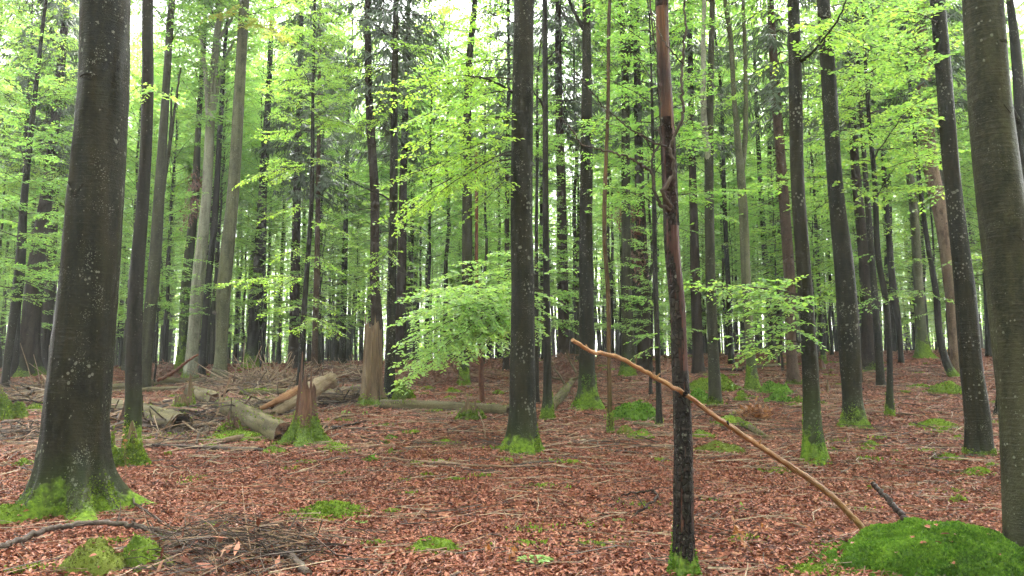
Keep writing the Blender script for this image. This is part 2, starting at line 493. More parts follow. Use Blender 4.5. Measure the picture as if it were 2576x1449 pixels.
def m_wood(name, stops, fibre=60.0, rough=0.6, zramp=None):
    t = NT(name)
    c = t.coord('Object', (1, 1, 0.06))
    n = t.noise(c, fibre * 0.5, 4, 0.65)
    n2 = t.noise(t.coord('Object', (1, 1, 0.4)), 4.0, 3)
    f = t.math('ADD', t.math('MULTIPLY', n, 0.65), t.math('MULTIPLY', n2, 0.4))
    col = t.ramp(t.remap(f, 0.3, 0.75), stops)
    sx = t.n('SeparateXYZ'); t.put(sx.inputs[0], t.n('TexCoord').outputs['Object'])
    if zramp:
        lo, hi, zst = zramp
        zz = t.math('ADD', sx.outputs[2], t.math('MULTIPLY', t.math('SUBTRACT', n2, 0.5), 0.5))
        col = t.mix(0.85, col, t.mix(1.0, t.ramp(t.remap(zz, lo, hi), zst), t.ramp(t.remap(f, 0.3, 0.75), [(0.0, (0.10, 0.09, 0.09)), (0.5, (0.55, 0.55, 0.55)), (1.0, (1.6, 1.65, 1.7))]), 'MULTIPLY'))
    mh = t.attr('moss_height')
    nm = t.noise(t.coord('Object'), 4.0, 4, 0.65)
    edge = t.math('ADD', sx.outputs[2], t.math('MULTIPLY', t.math('MULTIPLY', t.math('SUBTRACT', nm, 0.5), mh), 2.6))
    mf = t.math('MULTIPLY', t.remap(t.math('SUBTRACT', mh, edge), 0.0, 0.1), t.math('GREATER_THAN', mh, 0.001))
    col = t.mix(mf, col, t.mix(t.remap(t.noise(t.coord('Object'), 22.0, 3), 0.35, 0.7), MOSS_A, MOSS_B))
    return t.done(t.bsdf(col, rough, 0.2, t.bump(t.math('ADD', n, t.math('MULTIPLY', nm, 0.5)), 1.0, 0.03)))
ROT_RED = m_wood('red_rotten_wood', [(0.0, (0.018, 0.009, 0.006)), (0.5, (0.075, 0.034, 0.020)), (1.0, (0.17, 0.088, 0.050))])
ROT_BROWN = m_wood('brown_stump_wood', [(0.0, (0.028, 0.017, 0.009)), (0.5, (0.095, 0.060, 0.031)), (1.0, (0.18, 0.125, 0.07))])
SPLIT_WOOD = m_wood('split_log_wood', [(0.0, (0.05, 0.032, 0.018)), (0.5, (0.16, 0.115, 0.068)), (1.0, (0.29, 0.225, 0.15))])
SPLIT_ORANGE = m_wood('orange_split_wood', [(0.0, (0.05, 0.022, 0.010)), (0.5, (0.17, 0.078, 0.034)), (1.0, (0.30, 0.18, 0.09))])
ROT_DARK = m_wood('dark_hollow_wood', [(0.0, (0.012, 0.007, 0.004)), (0.5, (0.05, 0.03, 0.018)), (1.0, (0.20, 0.14, 0.06))])
PEELED_STICK = m_wood('peeled_branch_wood', [(0.0, (0.055, 0.024, 0.009)), (0.45, (0.19, 0.088, 0.034)), (1.0, (0.40, 0.235, 0.115))], rough=0.5)
PEELED_TRUNK = m_wood('peeled_trunk_wood', [(0.0, (0.022, 0.009, 0.006)), (0.5, (0.070, 0.024, 0.014)), (1.0, (0.15, 0.062, 0.03))], rough=0.6,
    zramp=(0.0, 5.0, [(0.0, (0.035, 0.013, 0.009)), (0.36, (0.055, 0.015, 0.009)), (0.55, (0.050, 0.017, 0.011)), (0.72, (0.045, 0.018, 0.012)), (0.77, (0.11, 0.044, 0.014)), (0.83, (0.030, 0.011, 0.008)), (0.90, (0.15, 0.064, 0.020)), (1.0, (0.085, 0.030, 0.011))]))
STICK_DARK = m_bark('dark_fallen_branch', (0.030, 0.022, 0.018), (0.075, 0.055, 0.045), (0.16, 0.13, 0.11), 0.6, rough=0.4)
STICK_BROWN = m_bark('brown_fallen_branch', (0.09, 0.052, 0.032), (0.19, 0.12, 0.08), (0.27, 0.19, 0.14), 0.4, rough=0.5)
STICK_BLACK = m_bark('black_fallen_branch', (0.010, 0.007, 0.006), (0.032, 0.018, 0.013), (0.06, 0.04, 0.03), 0.2, rough=0.4)

def m_moss(name, a=MOSS_A, b=MOSS_B, c=MOSS_C):
    t = NT(name)
    co = t.coord('Object')
    n = t.noise(co, 9.0, 4, 0.65)
    big = t.math('MULTIPLY', t.math('SUBTRACT', t.noise(co, 2.3, 4, 0.6), 0.5), 0.8)
    col = t.ramp(t.math('ADD', big, t.math('ADD', t.math('MULTIPLY', n, 0.65), t.math('MULTIPLY', t.island(), 0.4))), [(0.25, a), (0.55, b), (0.85, c)])
    h = t.noise(co, 55.0, 4, 0.7)
    p = t.bsdf(col, 0.9, 0.2, t.bump(h, 1.0, 0.02))
    tr = t.n('BsdfTranslucent'); t.put(tr.inputs['Color'], t.mix(1.0, col, (1.6, 1.6, 1.2), 'MULTIPLY'))
    mx = t.n('MixShader'); t.put(mx.inputs[0], 0.22)
    t.t.links.new(p, mx.inputs[1]); t.t.links.new(tr.outputs[0], mx.inputs[2])
    return t.done(mx.outputs[0])
MOSS = m_moss('moss')
MOSS_DEEP = m_moss('deep_green_moss', (0.035, 0.080, 0.010), (0.090, 0.185, 0.018), (0.16, 0.27, 0.028))
MOSS_BROWN = m_moss('brown_tinged_moss', (0.055, 0.050, 0.014), (0.105, 0.125, 0.020), (0.17, 0.22, 0.035))

def m_litter(name):
    t = NT(name)
    f = t.island()
    co = t.coord('Object', offset=False)
    patch = t.noise(co, 0.35, 3, 0.6)
    f2 = t.math('ADD', t.math('MULTIPLY', f, 0.8), t.math('MULTIPLY', t.math('SUBTRACT', patch, 0.4), 0.5), clamp=True)
    col = t.ramp(f2, [(0.0, (0.035, 0.010, 0.006)), (0.2, (0.105, 0.030, 0.016)), (0.5, (0.20, 0.068, 0.039)), (0.8, (0.285, 0.118, 0.072)), (0.95, (0.38, 0.20, 0.135)), (1.0, (0.46, 0.31, 0.22))])
    rg = t.remap(t.noise(co, 2.2, 2), 0.35, 0.65, 0.36, 0.7)
    return t.done(t.bsdf(col, rg, 0.22))
LITTER = m_litter('beech_leaf_litter')

def m_ground():
    t = NT('forest_floor')
    co = t.coord('Object', offset=False)
    v = t.n('TexVoronoi', feature='F1'); t.put(v.inputs['Vector'], t.coord('Object', (1, 0.8, 1), offset=False)); t.put(v.inputs['Scale'], 15.0)
    sep = t.n('SeparateColor'); t.put(sep.inputs[0], v.outputs['Color'])
    f = sep.outputs[0]
    col = t.ramp(f, [(0.0, (0.012, 0.004, 0.0025)), (0.3, (0.045, 0.013, 0.006)), (0.6, (0.10, 0.031, 0.016)), (0.9, (0.19, 0.072, 0.040)), (1.0, (0.28, 0.14, 0.09))])
    big = t.noise(co, 0.45, 4, 0.6)
    col = t.mix(t.math('MULTIPLY', t.remap(big, 0.5, 0.72), 0.45), col, (0.055, 0.028, 0.018))
    gm = t.noise(t.coord('Object', (1, 0.6, 1), offset=False), 0.8, 4, 0.65)
    col = t.mix(t.math('MULTIPLY', t.remap(gm, 0.665, 0.71), 0.8), col, (0.065, 0.12, 0.012))
    h = t.math('ADD', t.math('MULTIPLY', v.outputs['Distance'], -1.0), t.noise(co, 40.0, 3))
    return t.done(t.bsdf(col, 0.9, 0.1, t.bump(h, 0.8, 0.03)))
GROUND = m_ground()
def m_plain(name, a, b, scale=8.0, rough=0.8):
    t = NT(name)
    co = t.coord('Object')
    n = t.noise(co, scale, 4, 0.65)
    return t.done(t.bsdf(t.mix(t.remap(n, 0.35, 0.65), a, b), rough, 0.4, t.bump(n, 0.8, 0.03)))
ROCK = m_plain('granite_boulder', (0.10, 0.10, 0.085), (0.22, 0.215, 0.19))
FUNGUS = m_plain('bracket_fungus', (0.03, 0.024, 0.02), (0.12, 0.10, 0.08), 14.0)
# ------------------------------------------------------------------ the forest floor
def axis_pts(lims):
    out = []
    for a, b, st in lims:
        out.append(np.arange(a, b, st))
    return np.concatenate(out)
gx = axis_pts([(-620, -80, 30), (-80, -32, 4), (-32, -14, 0.8), (-14, 14, 0.33), (14, 32, 0.8), (32, 80, 4), (80, 621, 30)])
gy = axis_pts([(-60, 2, 4), (2, 22, 0.33), (22, 52, 0.8), (52, 120, 3), (120, 900, 30)])
X, Y = np.meshgrid(gx, gy)
mb = MB()
mb.add(np.stack([X, Y, H(X, Y)], -1), grid_faces(len(gy), len(gx), False))
ground = mb.build('ground', GROUND)
ground['kind'] = 'structure'

def litter(mb, n, d0, d1, size, fine, r, pw=1.0):
    D = (d0 ** pw + r.uniform(0, 1, n) * (d1 ** pw - d0 ** pw)) ** (1 / pw)
    u_ = r.uniform(-0.72, 0.72, n); w_ = r.uniform(0, 1, n) < 0.14                # thinner outside the view
    x = D * np.where(w_, np.sign(u_) * r.uniform(0.72, 1.15, n), u_)
    hole = wob(x, D, 0 * x, 61, 0.35) + 0.7 * wob(x, D, 0 * x, 62, 1.1)        # drifts and thin places
    kk = hole + r.normal(0, 0.25, n) > -1.0
    x, D = x[kk], D[kk]; n = len(x)
    z = H(x, D)
    a = r.uniform(0, 6.283, n)
    Dv = np.stack([np.cos(a), np.sin(a), r.normal(0.05, 0.34, n)], 1)
    Nv = np.stack([r.normal(0, 0.38, n), r.normal(0, 0.38, n), np.ones(n)], 1)
    L = size * r.uniform(0.6, 1.25, n)
    P = np.stack([x, D, z + r.uniform(0.002, 0.03, n)], 1)
    leaf_geo(mb, P, Dv, Nv, L, 0.58, 0.16, fine)
r_l = np.random.default_rng(3)
mb = MB()
litter(mb, 130000, 5.5, 14, 0.049, True, r_l, 1.45)
litter(mb, 104000, 13.5, 27, 0.066, False, r_l, 1.6)
litter(mb, 42000, 26, 50, 0.115, False, r_l, 1.7)
o = mb.build('leaf_litter', LITTER, None, False)
tag(o, 'wet red-brown beech leaves carpeting the forest floor', 'leaf litter', kind='stuff')

# ------------------------------------------------------------------ crowns
def crown_beech(seed, z0, z1, n, lo, hi, rise, leaf, spacing, step, shape='oval', sub=True):
    r = np.random.default_rng(seed)
    mb = MB()
    for k in range(n):
        t = (k + r.uniform(0, 1)) / n
        z = z0 + (z1 - z0) * t
        prof = math.sin(math.pi * (0.12 + 0.83 * t)) if shape == 'oval' else (1 - 0.75 * t)
        L = (lo + (hi - lo) * prof) * r.uniform(0.75, 1.2)
        az = k * 2.4 + r.uniform(-0.5, 0.5)
        up = r.uniform(*rise) + (0.5 * t if shape != 'flat' else 0.3 * t)
        p0 = np.array((0, 0, z))
        p1 = p0 + L * np.array((math.cos(az), math.sin(az), up))
        spray(mb, p0, p1, r, r.uniform(0.02, 0.09), 0.42, leaf, spacing, step, False, 1, 0.012, 0.38, 0.15, sub, 0.62)
    return mb.mesh('crown', [LEAF, TWIG], False)

def crown_spruce(seed, z0, z1, reach, dead_from=2.5):
    r = np.random.default_rng(seed)
    mb = MB()
    z = dead_from
    while z < z0:                                           # dry twigs under the live crown
        az = r.uniform(0, 6.28); L = r.uniform(0.5, 1.6)
        d = np.array((math.cos(az), math.sin(az), r.uniform(-0.35, 0.1)))
        p = np.array((0, 0, z))
        tube(mb, np.stack([p, p + d * L * 0.5, p + d * L + UP * -0.08]), 0.014, 0.004, 3, None, 1)
        z += r.uniform(0.06, 0.22)
    z = z0
    P, D, N, L_ = [], [], [], []
    while z < z1:
        t = (z - z0) / (z1 - z0)
        for q in range(5):
            az = r.uniform(0, 6.28)
            L = reach * (1 - t) ** 0.8 * r.uniform(0.6, 1.1) + 0.3
            s = np.linspace(0, 1, 6)
            d = np.array((math.cos(az), math.sin(az), 0))
            ax = np.array((0, 0, z)) + d * L * s[:, None] + UP * (L * (-0.45 * s + 0.28 * s ** 2))[:, None]
            tube(mb, ax, 0.02, 0.005, 3, None, 1)
            m = int(L / 0.035)
            u = r.uniform(0.12, 1, m)
            b = np.stack([np.interp(u, s, ax[:, c]) for c in range(3)], 1)
            sd_ = np.array((-d[1], d[0], 0))
            sg = r.choice([-1, 1], m)[:, None]
            dd = d * r.uniform(0.2, 0.7, (m, 1)) + sd_ * sg * r.uniform(0.2, 0.9, (m, 1)) - UP * r.uniform(0.25, 1.3, (m, 1))
            P.append(b); D.append(dd); N.append(r.normal(0, 1, (m, 3)) + UP); L_.append(r.uniform(0.18, 0.55, m))
        z += r.uniform(0.3, 0.5)
    leaf_geo(mb, np.concatenate(P), np.concatenate(D), np.concatenate(N), np.concatenate(L_), 0.13, 0, False, 0)
    return mb.mesh('crown', [NEEDLE, TWIG], False)

CROWN_TALL = [crown_beech(100 + k, 0, 13 + k, 46, 1.2, 4.2, (0.2, 0.6), 0.13, 0.070, 0.18) for k in range(3)]
CROWN_POLE = [crown_beech(200 + k, 0, 11, 46, 0.8, 2.7, (0.05, 0.35), 0.105, 0.048, 0.14) for k in range(3)]
CROWN_UNDER = [crown_beech(300 + k, 0, 6.2, 34, 0.6, 2.6, (-0.12, 0.18), 0.09, 0.039, 0.11, 'flat') for k in range(4)]
CROWN_SPRUCE = [crown_spruce(400 + k, 9.5, 27, 2.4) for k in range(2)]

# ------------------------------------------------------------------ trunks
def trunk_surface(spec):
    """returns the path and radius functions of a trunk in world space"""
    D = spec['D']
    pts = []
    for (px, py, w) in spec['pts']:
        d = ray(px, py); t = D / d[1]
        p = np.array((0, 0, EYE)) + d * t
        pts.append((*p, 0.5 * w * t / FP))
    pts = np.array(pts)
    z0 = float(H(pts[0][0], D))
    # start the trunk in the ground
    if pts[0][2] > z0 - 0.1:
        a = pts[0].copy(); b = pts[1]
        k = (z0 - 0.12 - a[2]) / max(b[2] - a[2], 1e-3)
        first = a + (b - a) * np.clip(k, -0.6, 0) ; first[2] = z0 - 0.12; first[3] = a[3] * 1.02
        pts = np.vstack([first, pts])
    top = pts[-1]; prev = pts[-2]
    ht = spec.get('height', 0)
    if z0 + ht > top[2] + 1.0:
        dirv = unit(top[:3] - prev[:3]); dirv = unit(dirv * 0.4 + UP * 0.6)
        L = z0 + ht - top[2]
        ext = []
        for s in (0.35, 0.7, 1.0):
            q = top[:3] + dirv * L * s + np.array((rng.normal(0, 0.15), rng.normal(0, 0.15), 0)) * s
            ext.append((*q, max(0.012, top[3] * (1 - 0.85 * s))))
        pts = np.vstack([pts, ext])
    return pts, z0

def make_tree(spec):
    if 'D' not in spec:
        spec['D'] = GD(spec['base'][0], spec['base'][1])
    r = np.random.default_rng(spec.get('seed', int(spec['base'][0] * 7 + spec['base'][1])))
    pts, z0 = trunk_surface(spec)
    near = spec['D'] < 13
    n = spec.get('rings', 120 if near else 70)
    seg = spec.get('seg', 40 if near else (20 if spec['D'] < 25 else 12))
    P4 = resample(pts, n)
    # more rings at the foot
    foot = np.linspace(0, 0.045, 10)[:-1]
    s_all = np.concatenate([foot, np.linspace(0.045, 1, n)])
    sl = np.linspace(0, 1, n)
    P4 = np.stack([np.interp(s_all, sl, P4[:, c]) for c in range(4)], 1)
    P, R = P4[:, :3], np.maximum(P4[:, 3], 0.008)
    origin = np.array((np.interp(z0, P[:, 2], P[:, 0]), spec['D'], z0))
    fl, zf = spec.get('flare', 0.35), spec.get('flare_h', 0.28)
    k1, k2 = r.integers(3, 6), r.integers(5, 9)
    ph = r.uniform(0, 6.28, 3)
    zr = P[:, 2] - z0
    bumpy = spec.get('bumpy', 0.025)
    la = spec.get('lobes', 1.3)
    sd_ = int(r.integers(1, 9999))
    def mod(th, i):
        z = zr[i]
        lobe = 0.5 + la * 0.3 * np.cos(k1 * th + ph[0]) + la * 0.25 * np.cos(k2 * th + ph[1])
        f = 1 + fl * np.exp(-np.clip(z, -0.2, 99) / zf) * np.clip(lobe + 0.35, 0.1, 1.6)
        return f + bumpy * wob(np.cos(th) * 1.2 + 0 * z, np.sin(th) * 1.2 + 0 * z, z * 0.55, sd_, 0.8) + bumpy * 0.45 * wob(np.cos(th) * 1.2 + 0 * z, np.sin(th) * 1.2 + 0 * z, z * 1.6, sd_ + 7, 1.7)
    root = empty(spec.get('name', 'beech_tree'), origin)
    tag(root, spec['label'], spec.get('cat', 'tree'), spec.get('group'))
    mb = MB()
    V = loft(mb, P, R, seg, mod, (False, True))
    mh = spec.get('moss', 0.0)
    spec['trunk'] = tr = mb.build('trunk', spec.get('bark', BEECH), root, True, origin, moss_height=mh)
    if mh > 0.01:                                           # moss cushions on the foot
        m = spec.get('tufts', 5000 if near else 1700)
        rows = np.where(zr < mh * 2.2)[0]; rows = rows[zr[rows] > -0.1]
        if len(rows) >= 2:
            ii = r.uniform(rows[0], rows[-1], m); jj = r.integers(0, seg, m); fj = r.uniform(0, 1, m)
            i0 = np.floor(ii).astype(int); fi = (ii - i0)[:, None]
            j2 = (jj + 1) % seg; fj = fj[:, None]
            Q = (V[i0, jj] * (1 - fj) + V[i0, j2] * fj) * (1 - fi) + (V[i0 + 1, jj] * (1 - fj) + V[i0 + 1, j2] * fj) * fi
            zz = Q[:, 2] - z0
            ang = jj / seg * 6.283
            mask = zz + mh * 1.3 * wob(np.cos(ang), np.sin(ang), zz * 0.8, sd_ + 1, 0.9) + mh * 0.28 * r.normal(0, 1, m) < mh * 0.75
            Q = Q[mask]
            Nn = unit(Q - np.stack([np.interp(Q[:, 2], P[:, 2], P[:, 0]), np.interp(Q[:, 2], P[:, 2], P[:, 1]), Q[:, 2]], 1)) + UP * 0.3
            mm = MB()
            tufts(mm, Q, Nn, spec.get('tuft', 0.024 if near else 0.036), 0, r)
            if mm.n:
                mm.build('moss', spec.get('moss_mat', MOSS), tr, False, origin, kind='stuff')
    cr = spec.get('crown')
    if cr:
        me, zc, sc = cr
        x = np.interp(z0 + zc, P[:, 2], P[:, 0]); y = np.interp(z0 + zc, P[:, 2], P[:, 1])
        c = bpy.data.objects.new('crown', me); COL.objects.link(c); c.parent = root
        c.location = (x - origin[0], y - origin[1], zc); c.rotation_euler = (0, 0, r.uniform(0, 6.28)); c.scale = (sc, sc, sc)
    spec['root'] = root; spec['origin'] = origin; spec['P'] = P; spec['R'] = R; spec['z0'] = z0
    return spec

def limb(spec, path, r0, r1, name='branch', mat=None, seg=6):
    """a branch of a tree along photo points (px, py, depth offset)"""
    mb = MB()
    Pw = np.array([PT(a, b, spec['D'] + c) for a, b, c in path])
    P = resample(Pw, max(8, 6 * len(path)))
    s = np.linspace(0, 1, len(P))
    jit = rng.normal(0, 0.006, P.shape); jit[0] = 0
    loft(mb, P + jit, r0 + (r1 - r0) * s ** 0.8, seg, None, (False, True))
    return mb.build(name, mat or spec.get('bark', BEECH), spec['root'], True, spec['origin'])

def low_sprays(spec, rows, name='leafy_branch', leaf=0.078, fine=True, mat=None, **kw):
    """leafy low branches: rows of (px0, py0, dd0, px1, py1, dd1); each is a part"""
    for (a, b, c, d, e, f) in rows:
        mb = MB()
        args = dict(leaf=leaf, spacing=0.05, step=0.12, fine=fine, width=0.42, sub=True, tilt=0.42)
        args.update(kw)
        spray(mb, PT(a, b, spec['D'] + c), PT(d, e, spec['D'] + f), np.random.default_rng(int(a + b * 3 + d * 7 + e)), **args)
        mb.build(name, [mat or LEAF, TWIG], spec['root'], False, spec['origin'])

T = {}
def tree(key, label, base, pts, **kw):
    s = dict(label=label, base=base, pts=pts, **kw)
    T[key] = make_tree(s)
    return T[key]

TALL = lambda k, z=13.0, s=1.0: (CROWN_TALL[k % 3], z, s)
POLE = lambda k, z=8.0, s=1.0: (CROWN_POLE[k % 3], z, s)
UNDER = lambda k, z=3.0, s=1.0: (CROWN_UNDER[k % 4], z, s)
SPR = lambda k, s=1.0: (CROWN_SPRUCE[k % 2], 0.0, s)

tree('big', 'thick dark beech trunk with mossy root flare, widest trunk of the left side', (178, 1285),
     [(180, 1290, 158), (183, 1200, 157), (190, 1050, 152), (205, 900, 148), (222, 724, 137), (240, 500, 130), (262, 200, 117), (265, 0, 113)],
     height=27, flare=0.85, flare_h=0.26, lobes=2.3, moss=0.26, bumpy=0.035, tufts=9000, crown=TALL(0, 18, 0.6), seg=56, rings=170)
tree('thin', 'slim blackish trunk rising from a mossy broken stump', (328, 1155),
     [(330, 1150, 42), (335, 1074, 40), (336, 924, 39), (342, 724, 36), (360, 500, 29), (371, 250, 28), (372, 0, 26)],
     height=17, bark=BARK_DARK, flare=0.1, moss=0.45, crown=POLE(1, 9))
tree('forked', 'grey-green slim beech with upswept limbs behind the blackish trunk', (362, 985),
     [(362, 985, 30), (366, 900, 32), (384, 724, 30), (400, 500, 26), (416, 250, 19), (432, 0, 16)],
     height=22, bark=BEECH_GREY, crown=TALL(1, 11, 0.8))
tree('edge', 'thin dark young tree at the left border, with flat layers of leaves', (12, 985),
     [(11, 985, 20), (20, 900, 19), (46, 724, 24), (61, 500, 17), (87, 250, 11), (115, 0, 7)],
     height=13, bark=BARK_DARK, crown=UNDER(0, 3.2, 1.2))
tree('spruce_left', 'stout grey-brown spruce trunk with mossy foot beyond the left border tree', (68, 945),
     [(68, 945, 52), (70, 924, 50), (86, 724, 42), (100, 600, 34), (116, 500, 29), (147, 225, 21)],
     name='spruce_tree', height=28, bark=SPRUCE, moss=0.3, flare=0.7, flare_h=0.4, crown=SPR(0))
tree('spruce_left_b', 'dark narrow spruce trunk just behind the big left beech', (108, 935),
     [(108, 935, 26), (125, 724, 24), (138, 500, 18), (150, 300, 14)], name='spruce_tree', height=26, bark=SPRUCE, crown=SPR(1))
tree('thin_left', 'narrow dark trunk between the left border tree and the stout spruce', (40, 948),
     [(36, 948, 19), (48, 700, 15), (60, 500, 11), (70, 250, 8)], height=18, bark=BARK_DARK, crown=POLE(0, 7))
tree('pale', 'pale grey lichen-covered beech trunk forking high up', (477, 950),
     [(477, 950, 33), (480, 924, 31), (497, 724, 31), (519, 500, 25), (529, 310, 22), (540, 150, 18), (555, 0, 15)],
     height=23, bark=BEECH_PALE, moss=0.12, crown=TALL(2, 11, 0.8))
tree('fungus', 'tall olive-grey beech with a dark bracket fungus on its side', (551, 958),
     [(550, 958, 40), (551, 950, 38), (563, 724, 35), (585, 500, 30), (601, 250, 27), (615, 0, 24)],
     height=26, bark=BEECH_OLIVE, crown=TALL(0, 13, 0.9))
tree('greenfoot', 'trunk with bright green mossy side beside the pale lichen beech', (448, 945),
     [(447, 945, 24), (451, 924, 22), (467, 724, 24), (490, 500, 20), (499, 320, 14), (512, 120, 11)],
     height=20, bark=BEECH_GREY, moss=1.5, tufts=2600, crown=TALL(1, 10, 0.8))
tree('behindpale', 'thin dark trunk directly behind the pale lichen beech', (507, 945),
     [(507, 945, 17), (522, 724, 16), (536, 600, 16), (552, 350, 13)], height=20, bark=BARK_DARK, crown=POLE(2, 9))
tree('midleft', 'dark trunk with mossy leaning root right of the fungus beech', (628, 925),
     [(630, 925, 34), (635, 870, 30), (648, 724, 30), (660, 500, 22), (672, 300, 17)], height=24, bark=BEECH, moss=0.4, flare=0.6, crown=TALL(2, 12, 0.9))
tree('sapling', 'slim dark young beech with wide leafy layers behind the spiky mossy stump', (752, 1012),
     [(752, 1012, 17), (758, 900, 16), (769, 724, 13), (784, 500, 11), (787, 250, 8), (792, 0, 6)],
     height=12.5, bark=BARK_DARK, crown=UNDER(1, 8.0, 0.7))
tree('spruce_mid', 'straight dark spruce trunk rising behind the tall brown stump', (946, 985),
     [(946, 985, 30), (948, 800, 30), (943, 724, 24), (943, 500, 23), (930, 280, 20), (925, 100, 16)],
     name='spruce_tree', height=27, bark=SPRUCE, crown=SPR(1))
tree('besidestump', 'dark straight beech trunk close behind the tall brown stump', (978, 1003),
     [(978, 1003, 30), (980, 950, 27), (986, 724, 22), (990, 500, 21), (992, 250, 17), (997, 0, 14)], height=24, bark=BEECH, crown=TALL(0, 15, 0.6))
tree('darkpair', 'wider blackish spruce trunk behind the straight beech and tall stump', (1002, 928),
     [(1002, 928, 28), (1009, 724, 25), (1016, 400, 18), (1022, 200, 14)], name='spruce_tree', height=25, bark=SPRUCE, crown=SPR(0))
tree('thinpair', 'thin grey stem right of the blackish spruce pair', (1022, 908),
     [(1022, 908, 14), (1032, 724, 13), (1040, 450, 10)], height=19, bark=BEECH_GREY, crown=POLE(0, 8))
tree('mossfoot', 'beech with bright mossy foot seen behind the drooping leafy branches', (1165, 968),
     [(1166, 968, 28), (1167, 940, 26), (1175, 724, 27), (1175, 500, 25), (1181, 150, 17), (1195, 0, 14)],
     height=25, bark=BEECH_GREY, moss=0.5, flare=0.4, crown=TALL(1, 12, 0.9))
tree('redsnag', 'thin dead red-barked stem without crown, snapped at the top', (1212, 1012),
     [(1212, 1012, 14), (1209, 900, 13), (1200, 724, 9), (1199, 500, 8), (1198, 378, 6)], name='dead_stem', bark=DEAD_RED, flare=0.2)
tree('centre', 'large smooth dark beech trunk in the middle with bright moss at its foot', (1313, 1135),
     [(1313, 1135, 74), (1314, 1074, 69), (1314, 924, 63), (1315, 724, 58), (1312, 600, 56), (1313, 350, 54), (1318, 0, 50)],
     height=26, moss=0.26, flare=0.62, flare_h=0.26, tufts=5500, tuft=0.03, crown=TALL(2, 18, 0.55), seg=36, rings=110)
tree('rightofcentre', 'slender dark trunk with mossy foot just right of the large middle beech', (1377, 1055),
     [(1377, 1055, 26), (1377, 924, 20), (1375, 724, 17), (1373, 600, 16), (1372, 300, 14), (1371, 0, 13)],
     height=17, bark=BARK_DARK, moss=0.35, flare=0.5, crown=POLE(1, 11, 0.6))
tree('behindcentre', 'very thin dark stem peeking out beside the large middle beech', (1350, 1015),
     [(1350, 1015, 13), (1349, 800, 12), (1350, 550, 9), (1352, 350, 7)], height=12, bark=BARK_DARK, crown=(CROWN_UNDER[2], 6.5, 0.5))
tree('mossyroots', 'dark straight beech on spreading mossy roots beside the fallen pale trunk', (1478, 1025),
     [(1478, 1025, 46), (1477, 974, 42), (1475, 724, 37), (1474, 600, 34), (1476, 350, 30), (1476, 150, 23), (1475, 0, 21)],
     height=24, moss=0.42, flare=0.85, flare_h=0.30, tufts=3200, moss_mat=MOSS_DEEP, crown=TALL(0, 16, 0.6))
tree('orangestem', 'thin orange-brown peeling dead stem with mossy foot', (1534, 1088),
     [(1536, 1088, 13), (1532, 924, 11), (1529, 724, 11), (1523, 640, 11), (1530, 250, 9), (1534, 0, 8)], name='dead_stem', height=11, bark=DEAD_ORANGE, moss=0.3, flare=0.3, tufts=700)
tree('slimmid', 'slim straight dark sapling between the orange stem and the peeling tree', (1659, 1072),
     [(1659, 1072, 15), (1654, 874, 13), (1649, 724, 13), (1645, 500, 10), (1640, 250, 7)], height=11, bark=BARK_DARK, moss=0.1, tufts=300, crown=UNDER(3, 5))
tree('shortstem', 'short thin dark stem behind the slim sapling', (1636, 992),
     [(1636, 992, 8), (1638, 900, 7), (1642, 760, 5), (1646, 640, 3)], height=5.5, bark=BARK_DARK, crown=(CROWN_UNDER[0], 1.6, 0.55))
tree('doublestem', 'grey mossy beech trunk splitting into two stems at the top, right of the peeling tree', (1800, 1018),
     [(1800, 1018, 33), (1795, 900, 28), (1787, 700, 25), (1786, 639, 24), (1784, 350, 21), (1789, 150, 15), (1792, 0, 13)],
     height=23, bark=BEECH_GREY, moss=0.15, flare=0.15, crown=TALL(1, 11))
tree('fork', 'slim olive beech dividing into two pale stems halfway up', (1893, 980),
     [(1893, 980, 32), (1891, 940, 27), (1878, 724, 23), (1868, 500, 22), (1863, 430, 20), (1847, 250, 12), (1836, 80, 12), (1824, 0, 11)],
     height=22, bark=BEECH_OLIVE, moss=0.55, tufts=1600, crown=TALL(2, 11, 0.9))
tree('redspruce', 'tall reddish-brown spruce trunk studded with short dead stubs', (1998, 967),
     [(1998, 967, 36), (1995, 940, 31), (1987, 724, 28), (1968, 450, 25), (1949, 200, 22), (1938, 0, 16)],
     name='spruce_tree', height=28, bark=SPRUCE_RED, moss=0.12, flare=0.2, crown=SPR(0))
tree('greenbase', 'dark beech trunk on a deep green moss base, beside the reddish spruce', (2050, 1158),
     [(2049, 1158, 48), (2044, 1074, 43), (2038, 924, 38), (2025, 724, 36), (2006, 450, 33), (2001, 200, 32), (1996, 0, 28)],
     height=25, moss=0.50, flare=0.5, flare_h=0.34, tufts=5000, moss_mat=MOSS_DEEP, crown=TALL(0, 18, 0.55))
tree('thickright', 'thick dark slightly bent beech with mossy root toes on the right', (2147, 1072),
     [(2149, 1072, 54), (2146, 1024, 48), (2137, 874, 53), (2128, 724, 49), (2100, 450, 37), (2085, 200, 36), (2071, 0, 31)],
     height=25, moss=0.28, flare=0.5, flare_h=0.2, tufts=2500, crown=TALL(1, 18, 0.55))
tree('spruce_r1', 'brown spruce trunk with a wide dark foot behind the thick bent beech', (2188, 930),
     [(2188, 930, 36), (2184, 850, 31), (2180, 724, 28), (2154, 450, 22), (2134, 150, 17)], name='spruce_tree', height=27, bark=SPRUCE, moss=0.15, flare=0.9, flare_h=0.5, crown=SPR(1))
tree('thin_r1', 'slim brown trunk leaning right of the wide-footed spruce', (2216, 972),
     [(2216, 972, 21), (2208, 850, 18), (2199, 724, 16), (2180, 480, 13), (2164, 250, 10)], height=18, bark=BEECH, flare=0.25, crown=POLE(2, 8))
